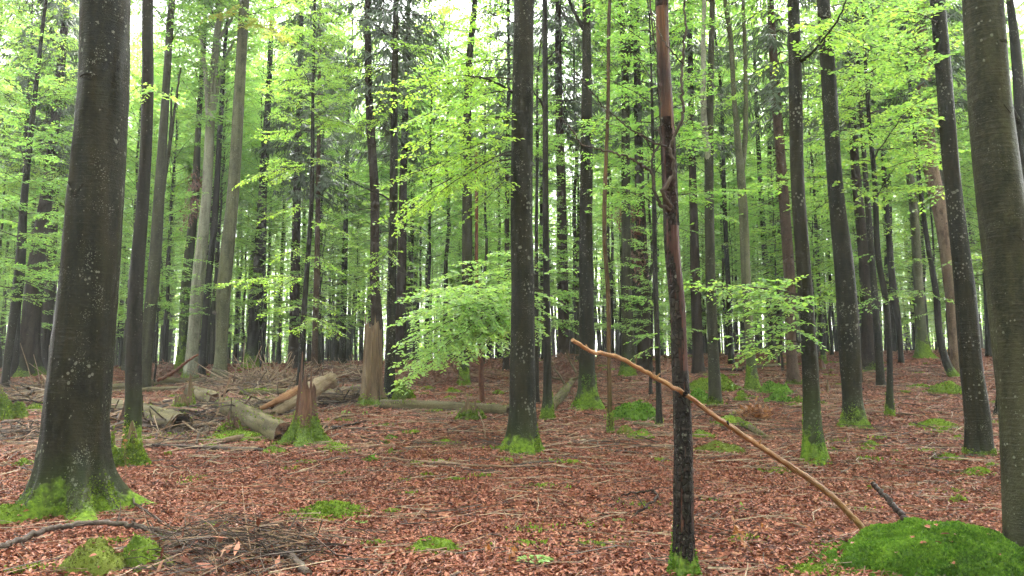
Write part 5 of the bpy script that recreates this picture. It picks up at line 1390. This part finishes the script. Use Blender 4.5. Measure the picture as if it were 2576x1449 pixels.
for a in [
    ('long bright moss cushion in the left foreground, below the spiky stump', 826, 1302, 176, 36, MOSS),
    ('round bright moss cushion at the bottom centre', 1093, 1392, 146, 40, MOSS),
    ('dark mossy stone in the bottom left corner under the long branch', 236, 1449, 165, 105, MOSS_BROWN),
    ('greener mossy stone beside the bottom-left dark one, near the brushwood heap', 348, 1436, 140, 80, MOSS),
    ('flat moss strip above the long dark branch', 418, 1350, 84, 16, MOSS),
    ('flat moss patch behind the brushwood heap', 630, 1380, 78, 18, MOSS),
    ('small yellow-green cushion near the lying stick', 990, 1140, 36, 14, MOSS),
    ('small dark green cushion beside the end of the long lying stick', 936, 1159, 40, 16, MOSS_DEEP),
    ('tiny cushion beneath the long lying stick', 1078, 1197, 34, 11, MOSS),
    ('flat yellow-green cushion left of the large middle beech', 1120, 1118, 60, 14, MOSS),
    ('small dark tuft cushion right of the spiky stump', 982, 1104, 28, 12, MOSS_DEEP),
    ('moss lobe at the right foot of the spiky stump', 842, 1132, 70, 20, MOSS),
    ('moss lobe at the left foot of the spiky stump', 690, 1142, 66, 20, MOSS),
    ('small moss patch in front of the spiky stump', 772, 1166, 46, 12, MOSS),
    ('thin moss patch in front of the thick barkless log', 735, 1180, 42, 8, MOSS),
    ('wide moss cushion around the short red-brown stub', 590, 1108, 150, 24, MOSS),
    ('left of two moss banks behind the snapped log', 628, 1010, 44, 18, MOSS),
    ('right of two moss banks behind the snapped log', 680, 1010, 42, 14, MOSS),
    ('low moss cushion left of the beech with bright mossy foot', 1076, 980, 36, 9, MOSS),
    ('moss cushion on a branch in front of the beech with bright mossy foot', 1141, 988, 38, 15, MOSS),
    ('small moss cushion in the leaves behind the long grey log', 1132, 1003, 24, 8, MOSS),
    ('moss cushion between the dead red stem and the large middle beech', 1253, 991, 26, 12, MOSS),
    ('dark mossy root mound right of the mossy-rooted beech', 1597, 1056, 124, 48, MOSS_DEEP),
    ('moss bank below the dark root mound', 1614, 1102, 66, 24, MOSS),
    ('brownish overgrown root lump beside the orange stem', 1574, 1094, 46, 28, MOSS_BROWN),
    ('large bright mossy stone behind the grey double-stemmed beech', 1795, 982, 118, 42, MOSS),
    ('dark mossy stone left of the grey double-stemmed beech foot', 1757, 1014, 62, 36, MOSS_DEEP),
    ('small bright mossy stone between the double-stemmed and forked beeches', 1866, 1008, 32, 24, MOSS),
    ('upper dark mossy boulder right of the olive forked beech', 1948, 990, 86, 36, MOSS_DEEP),
    ('lower dark mossy boulder right of the olive forked beech', 1964, 1012, 62, 30, MOSS_DEEP),
    ('small moss lump at the end of the two dark mossy boulders', 2008, 1012, 34, 16, MOSS),
    ('flat moss cover behind the leaning peeled branch', 1836, 1068, 74, 26, MOSS),
    ('broad brownish moss hump right of the peeling tree', 1806, 1140, 125, 30, MOSS_BROWN),
    ('smaller moss hump behind the broad brownish one', 1765, 1100, 60, 22, MOSS),
    ('flat moss streak under the leaning peeled branch', 1950, 1190, 80, 14, MOSS),
    ('long bright moss streak on the right slope', 2352, 1076, 104, 20, MOSS),
    ('bright oval moss cushion right of the deep-green-based beech', 2190, 1122, 42, 15, MOSS),
    ('yellow-green cushion at the foot of the deep-green-based beech', 2092, 1137, 34, 16, MOSS),
    ('tiny bright cushion on the right slope', 2262, 1161, 16, 6, MOSS),
    ('moss strip left of the wrinkled beech foot', 2386, 1156, 74, 14, MOSS),
    ('moss cushion below the wrinkled beech, behind the black-tipped stick', 2462, 1196, 74, 24, MOSS),
    ('small cushion hugging the left side of the wrinkled beech', 2411, 1106, 30, 14, MOSS),
    ('mossy root mound carrying the kinked thin trunk', 2384, 990, 92, 34, MOSS),
    ('low moss bank left of the kinked trunk mound', 2316, 976, 56, 10, MOSS),
    ('tiny cushion beside the dark upright stick', 2197, 1230, 22, 10, MOSS),
    ('moss patch behind the big left beech root', 62, 1172, 60, 24, MOSS),
    ('low green bank beyond the big left beech', 88, 1032, 60, 12, MOSS),
    ('green root lobe of moss at the left border below the big beech', 20, 1320, 120, 60, MOSS)]:
    mound(*a)

# ------------------------------------------------------------------ branches and sticks on the floor
def stick(label, pts, r0, r1, mat, lift=0.0, seg=8, name='fallen_branch', jit=0.008, twigs=0, free=None):
    Pw = []
    for i, p in enumerate(pts):
        if free is not None: Pw.append(PT(p[0], p[1], free[i]))
        else:
            g = G(p[0], p[1]); g[2] += (r0 + r1) * 0.45 + lift * math.sin(math.pi * i / max(1, len(pts) - 1)); Pw.append(g)
    n = max(14, 9 * len(pts)); P = resample(np.array(Pw), n)
    r = np.random.default_rng(int(abs(pts[0][0]) + pts[0][1] * 3))
    P = P + np.concatenate([[[0, 0, 0]], r.normal(0, jit, (n - 2, 3)), [[0, 0, 0]]])
    mb = MB()
    def mod(th, i): return 1 + 0.09 * wob(np.cos(th) + 0 * i, np.sin(th) + 0 * i, i * 0.12, int(abs(pts[0][0])), 0.8) + 0.05 * wob(np.cos(th) * 2 + 0 * i, np.sin(th) * 2 + 0 * i, i * 0.05, int(abs(pts[0][0])) + 1, 1.0)
    loft(mb, P, r0 + (r1 - r0) * np.linspace(0, 1, n), seg, mod, (True, True))
    org = P[0].copy()
    root = empty(name, org); tag(root, label, 'branch')
    along(mb.build('stem', mat, root, True, org), P[-1] - P[0])
    for q in range(twigs):
        i = int(r.uniform(0.15, 0.95) * (n - 1)); L = r.uniform(0.15, 0.5); d = unit(np.array((r.normal(0, 1), r.normal(0, 1), r.uniform(0.1, 0.8))))
        m2 = MB(); tube(m2, np.stack([P[i], P[i] + d * L * 0.5 + r.normal(0, 0.02, 3), P[i] + d * L]), max(0.004, r1 * 0.5), 0.002, 4); m2.build('twig', mat, root, True, org)
    return root, org, P
dt = GD(1720, 1452)
leanD = [dt - 0.9, dt - 0.75, dt - 0.45, dt - 0.27, dt - 0.08, dt + 0.12, dt + 0.45, dt + 0.75, dt + 1.0, dt + 1.25]
lp = stick('long peeled orange-tan branch leaning against the slim peeling tree', [(1440, 855), (1478, 880), (1562, 901), (1640, 945), (1718, 990), (1800, 1048), (1905, 1118), (2010, 1188), (2090, 1246), (2182, 1345)], 0.014, 0.032, PEELED_STICK, free=leanD, seg=14, name='leaning_branch', jit=0.0035)
part_stick(lp[0], lp[1], [PT(1562, 902, leanD[2]), PT(1553, 897, leanD[2])], 0.016, 0.012, PEELED_STICK, 'knot', 6)
for (a_, b_, c_, d_, e_) in ((1480, 881, 1474, 868, -0.75), (1650, 951, 1660, 940, -0.25), (1908, 1120, 1915, 1106, 0.45), (2040, 1210, 2030, 1222, 0.85), (2120, 1275, 2136, 1268, 1.1)):
    part_stick(lp[0], lp[1], [PT(a_, b_, dt + e_), PT(c_, d_, dt + e_ - 0.03)], 0.010, 0.006, PEELED_STICK, 'knot', 6)
part_stick(lp[0], lp[1], [PT(1832, 1070, dt + 0.2), PT(1830, 1060, dt + 0.15)], 0.014, 0.010, STICK_BLACK, 'knot', 6)
# the broken stub that carries it
part_stick(T['peeling']['root'], T['peeling']['origin'], [PT(1714, 1000, dt), PT(1722, 992, dt - 0.09), PT(1730, 984, dt - 0.15)], 0.026, 0.016, FLAKY, 'branch_stub', 7)
stick('short black stick standing slanted out of the leaves behind the boulder', [(2302, 1330), (2268, 1294), (2232, 1256), (2194, 1213)], 0.030, 0.024, STICK_BLACK, free=[7.3, 7.5, 7.7, 7.9])
stick('long curved dark branch in the left foreground', [(-30, 1400), (60, 1378), (150, 1358), (260, 1346), (370, 1352), (480, 1364)], 0.030, 0.024, STICK_DARK, 0.10, twigs=6)
stick('dark end of a branch passing under the brushwood heap', [(590, 1368), (650, 1384), (710, 1410), (775, 1452)], 0.030, 0.034, STICK_DARK, 0.05, twigs=3)
stick('thin grey branch running past the foot of the big left beech', [(20, 1172), (100, 1200), (200, 1236), (300, 1258), (350, 1290), (425, 1330)], 0.010, 0.015, STICK_DARK, 0.10, twigs=7)
stick('very long thin stick lying straight across the middle of the floor', [(900, 1146), (985, 1160), (1080, 1170), (1200, 1178), (1290, 1181), (1400, 1176), (1490, 1184), (1600, 1206)], 0.030, 0.010, STICK_BROWN, 0.02, twigs=5)
stick('shorter brown stick below the very long one', [(1030, 1210), (1110, 1199), (1160, 1194), (1225, 1184)], 0.022, 0.010, STICK_BROWN)
stick('upper of two straight brown sticks left of the peeling tree', [(1508, 1134), (1570, 1140), (1640, 1148)], 0.026, 0.018, STICK_DARK)
stick('lower of two straight brown sticks left of the peeling tree', [(1540, 1146), (1610, 1151), (1692, 1156)], 0.022, 0.018, STICK_BROWN)
stick('long pale stick crossing the right slope behind the thick bent beech', [(1877, 1000), (1940, 1012), (2017, 1024), (2117, 1032), (2217, 1039), (2326, 1049)], 0.022, 0.030, STICK_BROWN)
stick('dark stick pointing at the cushion below the wrinkled beech', [(2302, 1190), (2360, 1191), (2430, 1188)], 0.010, 0.024, STICK_DARK)
stick('pale brown branch lying across the right floor above the tiny stump', [(2217, 1231), (2270, 1226), (2330, 1219), (2432, 1218)], 0.024, 0.018, STICK_BROWN, twigs=3)
stick('straight stick beside the tiny rotten stump', [(2322, 1263), (2390, 1261), (2468, 1259)], 0.018, 0.016, STICK_BROWN)
stick('thin stick curving through the leaves on the right', [(2117, 1160), (2180, 1165), (2240, 1166), (2316, 1157)], 0.014, 0.010, STICK_BROWN, twigs=2)
stick('hooked dark branch rising from the leaves left of the peeling tree', [(1560, 1252), (1600, 1258), (1640, 1262), (1652, 1272), (1620, 1300), (1585, 1306)], 0.012, 0.014, STICK_BLACK, 0.12, twigs=4)
stick('pale thin stick leaning on the small dark pointed stump', [(1203, 1016), (1198, 1032), (1212, 1070), (1224, 1106)], 0.018, 0.012, STICK_BROWN, 0.12)
stick('black wet branch right of the spiky stump', [(798, 1078), (840, 1080), (880, 1072), (924, 1062)], 0.050, 0.012, STICK_BLACK)
stick('curved pale branch arching over the black wet one', [(806, 1088), (830, 1078), (850, 1066), (866, 1042)], 0.022, 0.012, STICK_BROWN, 0.15, twigs=3)
stick('straight dark stick in front of the tall brown stump', [(855, 1050), (900, 1046), (960, 1040)], 0.024, 0.012, STICK_BLACK)
stick('dark leaning branch crossing before the pale lichen beech', [(398, 958), (440, 934), (470, 910), (498, 892)], 0.05, 0.03, DEAD_RED, free=[23.0, 22.8, 22.6, 22.4])
stick('black branch lying left of the big beech', [(-20, 1026), (50, 1023), (118, 1018)], 0.03, 0.02, STICK_BLACK, 0.15, twigs=3)
stick('upper dark branch of the tangle left of the big beech', [(-20, 1068), (40, 1070), (112, 1064)], 0.035, 0.02, STICK_DARK, 0.06, twigs=5)
stick('lower dark branch of the tangle left of the big beech', [(-20, 1086), (50, 1082), (108, 1090)], 0.025, 0.015, STICK_DARK, 0.06, twigs=5)
stick('silver stick below the hollow log', [(265, 1072), (310, 1070), (345, 1072)], 0.03, 0.02, LOG_GREY, twigs=2)
stick('pale stick in the gap between hollow log and short stub', [(466, 1068), (500, 1069), (540, 1068)], 0.04, 0.03, LOG_GREY)
stick('dark hooked twig in front of the hollow log', [(392, 1116), (396, 1102), (408, 1090)], 0.022, 0.014, STICK_DARK, 0.1, name='twig')
stick('dark forked twig left of the short red-brown stub', [(494, 1120), (500, 1104), (516, 1088), (524, 1078)], 0.024, 0.012, STICK_DARK, 0.12, twigs=2)
stick('wavy brown stick in front of the thick barkless log', [(470, 1150), (520, 1152), (570, 1156), (620, 1152)], 0.022, 0.012, STICK_BROWN, 0.03)
stick('brown stick right of the big left beech foot', [(275, 1232), (320, 1255), (382, 1296)], 0.016, 0.010, STICK_DARK, 0.03, twigs=3)
stick('dark stick lying above the long moss cushion', [(560, 1304), (600, 1312), (648, 1322)], 0.018, 0.014, STICK_DARK)
stick('thin pale stick between the thick bent beech and the kinked trunk', [(2092, 1178), (2150, 1182), (2200, 1178)], 0.012, 0.008, STICK_BROWN)
stick('slim bare twig rising out of leaves below the thick bent beech', [(2128, 1098), (2134, 1130), (2158, 1164)], 0.006, 0.008, STICK_BROWN, 0.25, name='twig')
stick('long thin branch lying before the mossy boulders on the right', [(1740, 1036), (1800, 1038), (1862, 1034), (1960, 1042)], 0.018, 0.012, STICK_DARK, twigs=3)
stick('fallen thin pole on the slope behind the mossy-rooted beech', [(1500, 940), (1540, 958), (1580, 970), (1640, 978)], 0.03, 0.015, STICK_BROWN)
stick('bare stick lying under the drooping leafy branches', [(1050, 985), (1110, 968), (1160, 945)], 0.03, 0.012, STICK_BROWN, 0.1, twigs=3)

# small twigs nobody could count
r_t = np.random.default_rng(21)
mb = MB()
for q in range(4600):
    D = (5.6 ** 1.3 + r_t.uniform() * (30 ** 1.3 - 5.6 ** 1.3)) ** (1 / 1.3); x = D * r_t.uniform(-0.72, 0.72)
    L = r_t.uniform(0.10, 0.75) * (1 if D < 14 else 1.6); a = r_t.uniform(0, 6.28); rr = r_t.uniform(0.0025, 0.0085) * (1 if D < 12 else 1.8)
    xs = x + np.array((0, 0.5, 1)) * L * math.cos(a) + r_t.normal(0, 0.03, 3); ys = D + np.array((0, 0.5, 1)) * L * math.sin(a) + r_t.normal(0, 0.03, 3)
    zs = H(xs, ys) + 0.03 + r_t.uniform(0, 0.045, 3)
    tube(mb, np.stack([xs, ys, zs], 1), rr, rr * 0.5, 3, None, int(r_t.integers(0, 3)))
o = mb.build('twig_litter', [STICK_BROWN, STICK_DARK, DEAD_TWIG], None, False); tag(o, 'thin dry twigs strewn over the leaf litter', 'twigs', kind='stuff')

def heap(name, label, px, py, w, h, n, L, rad, mats, seed, depth=None, needles=0, up=0.34, fat=1.7):
    r = np.random.default_rng(seed); c = G(px, py); k = c[1] / FP; rx = w * k * 0.5; ry = depth or rx * 0.7; hz = h * k
    mb = MB()
    for q in range(n):
        a, t = r.uniform(0, 6.28), math.sqrt(r.uniform()); b = np.array((c[0] + rx * t * math.cos(a), c[1] + ry * t * math.sin(a), 0)); b[2] = float(H(b[0], b[1])) + hz * (1 - t * t) * r.uniform(0.1, 1.0) + 0.01
        d = unit(np.array((r.normal(0, 1), r.normal(0, 0.8), r.normal(0.04, up)))); l = r.uniform(*L)
        bend = r.normal(0, 0.10 * l, 3); bend[2] = abs(bend[2]) * 0.7
        p = np.stack([b - d * l / 2, b + bend, b + d * l / 2]); p[:, 2] = np.maximum(p[:, 2], H(p[:, 0], p[:, 1]) + 0.004)
        rr = r.uniform(*rad) * fat; tube(mb, p, rr, rr * 0.4, 3, 5, int(r.integers(0, len(mats) - (1 if needles else 0))))
    if needles:
        a, t = r.uniform(0, 6.28, needles), np.sqrt(r.uniform(0, 1, needles)); x = c[0] + rx * t * np.cos(a); y = c[1] + ry * t * np.sin(a); z = H(x, y) + hz * (1 - t * t) * r.uniform(0, 1, needles) + 0.03
        leaf_geo(mb, np.stack([x, y, z], 1), r.normal(0, 1, (needles, 3)), r.normal(0, 1, (needles, 3)), r.uniform(0.06, 0.22, needles), 0.3, 0, False, len(mats) - 1)
    o = mb.build(name, mats, None, False); tag(o, label, 'brushwood', kind='stuff')
heap('brushwood_heap', 'tangled heap of thin dry twigs in the left foreground', 585, 1402, 430, 80, 420, (0.2, 1.1), (0.0025, 0.010), [STICK_DARK, STICK_BLACK, STICK_BROWN, LITTER], 1, 0.85, 120, 0.2, 0.9)
heap('dead_spruce_brush', 'low rust-brown brush below the drooping leafy branches', 1120, 950, 260, 42, 260, (0.5, 1.8), (0.006, 0.016), [DEAD_RED, STICK_BROWN, RED_NEEDLE], 2, 2.4, 2600)
heap('dead_spruce_brush', 'rust-brown brush around the pale fallen trunk', 1410, 950, 110, 60, 160, (0.4, 1.5), (0.005, 0.014), [DEAD_RED, STICK_BROWN, RED_NEEDLE], 3, 2.0, 1500)
heap('dead_spruce_brush', 'small rust-brown brush behind the long grey log on the left', 408, 948, 90, 36, 60, (0.4, 1.2), (0.006, 0.012), [DEAD_RED, STICK_BROWN, RED_NEEDLE], 4, 1.0, 800)
heap('dead_spruce_brush', 'dark grey brush tangle between spiky stump and bristling stem', 840, 955, 190, 34, 260, (0.5, 1.8), (0.006, 0.016), [STICK_DARK, DEAD_TWIG, DEAD_RED], 5, 1.8)
heap('dead_spruce_brush', 'grey branch tangle on the floor left of the big beech', 55, 1100, 150, 24, 130, (0.3, 1.2), (0.004, 0.012), [STICK_DARK, STICK_DARK, STICK_BROWN], 6, 1.0)
heap('dead_spruce_brush', 'wide band of dead branches behind the logs on the left', 640, 972, 330, 26, 260, (0.5, 2.0), (0.005, 0.016), [DEAD_TWIG, STICK_DARK, STICK_BROWN], 7, 2.0)
heap('dead_spruce_brush', 'thin sticks strewn in front of the hollow log', 430, 1100, 330, 12, 120, (0.3, 1.2), (0.004, 0.012), [STICK_DARK, DEAD_TWIG, STICK_BROWN], 8, 1.4)
heap('dead_spruce_brush', 'dark branch tangle around the hollow log and grey spiked stump', 400, 1060, 420, 26, 210, (0.4, 1.9), (0.006, 0.022), [STICK_DARK, STICK_BROWN, STICK_BLACK], 10, 2.0)
heap('dead_spruce_brush', 'branch tangle between the thick barkless log and the splintered log', 640, 1030, 260, 26, 160, (0.4, 1.6), (0.006, 0.020), [STICK_DARK, DEAD_TWIG, ROT_BROWN], 11, 1.6)
heap('dead_spruce_brush', 'tangle of dark branches far left behind the border tree', 90, 1000, 260, 30, 170, (0.4, 1.9), (0.006, 0.02), [STICK_DARK, DEAD_TWIG, STICK_BROWN], 12, 2.2)
heap('dead_spruce_brush', 'broken branches around the rotten log left of the tall brown stump', 850, 1012, 170, 30, 120, (0.3, 1.3), (0.006, 0.022), [ROT_BROWN, STICK_DARK, STICK_BLACK], 13, 1.2)
heap('dead_leaf_brush', 'small brown withered bush in front of the mossy boulders on the right', 1900, 1050, 80, 34, 40, (0.3, 0.8), (0.003, 0.008), [STICK_BROWN, DEAD_RED, LEAF_DEAD], 9, 0.3, 420)

r_g = np.random.default_rng(55); mb = MB()                    # thin flecks of moss all over the floor
for q in range(230):
    D = (6.5 ** 1.2 + r_g.uniform() * (40 ** 1.2 - 6.5 ** 1.2)) ** (1 / 1.2); x = D * r_g.uniform(-0.7, 0.7); sz = r_g.uniform(0.05, 0.30); m = int(r_g.uniform(25, 120))
    a, t = r_g.uniform(0, 6.28, m), np.abs(r_g.normal(0, 0.5, m)); xx = x + sz * 1.5 * t * np.cos(a); yy = D + sz * t * np.sin(a)
    tufts(mb, np.stack([xx, yy, H(xx, yy) + 0.025], 1), np.repeat(UP[None], m, 0), 0.03 if D < 12 else 0.05, 0, r_g)
o = mb.build('moss_flecks', MOSS, None, False); tag(o, 'thin flecks of green moss scattered over the leaf litter', 'moss', kind='stuff')
r_k = np.random.default_rng(44); mb = MB()
for root_, org_, V_ in MOUNDS:
    nr_, ns_ = V_.shape[:2]; m = int(np.clip(nr_ * ns_ * 0.035, 8, 26))
    i = (np.sqrt(r_k.uniform(0.15, 1, m)) * (nr_ - 1)).astype(int); j = r_k.integers(0, ns_, m); a = r_k.uniform(0, 6.28, m)
    leaf_geo(mb, V_[i, j] + UP * 0.035, np.stack([np.cos(a), np.sin(a), r_k.normal(0, 0.25, m)], 1), UP + r_k.normal(0, 0.35, (m, 3)), r_k.uniform(0.04, 0.07, m) * (1 if org_[1] < 12 else 1.3), 0.58, 0.16, True)
o = mb.build('stray_leaves', LITTER, None, False); tag(o, 'stray brown leaves caught on the moss cushions', 'leaf litter', kind='stuff')

# ------------------------------------------------------------------ seedlings and ferns
def seedling(label, px, py, h, n, mat, seed, leafL=(0.045, 0.075), spread=0.12):
    r = np.random.default_rng(seed); c = G(px, py); hz = h * c[1] / FP
    root = empty('beech_seedling', c); tag(root, label, 'seedling')
    for q in range(max(2, n // 5)):
        d = np.array((r.normal(0, spread), r.normal(0, spread), hz * r.uniform(0.5, 1.0)))
        mb = MB(); tube(mb, np.stack([c - UP * 0.02, c + d * 0.5 + r.normal(0, 0.015, 3), c + d]), 0.004, 0.0015, 4, 6); mb.build('stem', STICK_BROWN, root, True, c)
        for w in range(5):
            t = r.uniform(0.35, 1.0); mb = MB()
            leaf_geo(mb, [c + d * t], [r.normal(0, 0.5, 3) - UP * 0.5], [r.normal(0, 1, 3)], [r.uniform(*leafL)], 0.5, 0.2, True); mb.build('leaf', mat, root, False, c)
seedling('withered seedling with orange-brown leaves right of the round moss cushion', 1282, 1416, 70, 14, LEAF_DEAD, 1)
seedling('withered seedling with rust leaves below the round moss cushion group', 1225, 1402, 60, 9, LEAF_DEAD, 2)
seedling('orange-leaved seedling right of the peeling tree foot', 1858, 1370, 80, 16, LEAF_DEAD, 3)
seedling('second rusty seedling further right of the peeling tree foot', 1895, 1398, 60, 9, LEAF_DEAD, 9)
seedling('orange-leaved twig seedling in front of the mossy crumbling stump', 318, 1225, 150, 9, LEAF_DEAD, 4)
seedling('thin seedling with few orange leaves beside the big left beech', 268, 1230, 110, 6, LEAF_DEAD, 5)
seedling('green seedling beside the bright mossy stone', 1850, 985, 24, 10, FERN, 6, (0.08, 0.14), 0.2)
seedling('green seedling in the leaves under the leaning branch', 1850, 1285, 14, 5, FERN, 7, (0.04, 0.07))
seedling('pale green seedling in front of the tall brown stump', 900, 1046, 16, 9, FERN, 8, (0.08, 0.13), 0.2)
def fern(label, px, py, size, seed, n=7):
    r = np.random.default_rng(seed); c = G(px, py); L = size * c[1] / FP
    root = empty('fern', c); tag(root, label, 'fern')
    for q in range(n):
        a = q / n * 6.283 + r.uniform(-0.3, 0.3); d = np.array((math.cos(a), math.sin(a), 0)); sd_ = np.array((-d[1], d[0], 0))
        mb = MB(); P, Dd, Ln = [], [], []
        for t in np.linspace(0.15, 1, 12):
            b = c + d * L * t + UP * L * (0.75 * t - 0.55 * t * t)
            for sg in (-1, 1):
                P.append(b); Dd.append(sd_ * sg + d * 0.45 + UP * r.normal(0, 0.1)); Ln.append(L * 0.36 * math.sin(math.pi * (0.12 + 0.85 * (1 - t) ** 0.8)) + 0.008)
        leaf_geo(mb, P, Dd, np.repeat(UP[None], len(P), 0) + r.normal(0, 0.2, (len(P), 3)), Ln, 0.30, 0, False); mb.build('frond', FERN, root, False, c)
fern('small bright green fern at the bottom centre', 1346, 1420, 44, 1)
fern('tiny green fern beside the long moss cushion', 910, 1318, 18, 2, 5)
fern('tiny green fern left of the peeling tree', 1555, 1312, 16, 3, 5)

# ------------------------------------------------------------------ damp air between the trunks
hz_mat = bpy.data.materials.new('damp_air'); hz_mat.use_nodes = True
ht = hz_mat.node_tree; ht.nodes.clear()
ho = ht.nodes.new('ShaderNodeOutputMaterial'); pv = ht.nodes.new('ShaderNodeVolumePrincipled')
pv.inputs['Color'].default_value = (0.93, 0.97, 0.94, 1); pv.inputs['Density'].default_value = 0.0008; pv.inputs['Anisotropy'].default_value = 0.2
ht.links.new(pv.outputs[0], ho.inputs['Volume'])
mb = MB()
hv = np.array([(x, y, z) for z in (-12, 42) for x, y in ((-640, -80), (640, -80), (640, 920), (-640, 920))], float)
mb.add(hv, np.array([[0, 3, 2, 1], [4, 5, 6, 7], [0, 1, 5, 4], [1, 2, 6, 5], [2, 3, 7, 6], [3, 0, 4, 7]]))
o = mb.build('haze', hz_mat, None, False); o['kind'] = 'stuff'; o['label'] = 'thin damp haze filling the air between the trunks'; o['category'] = 'haze'
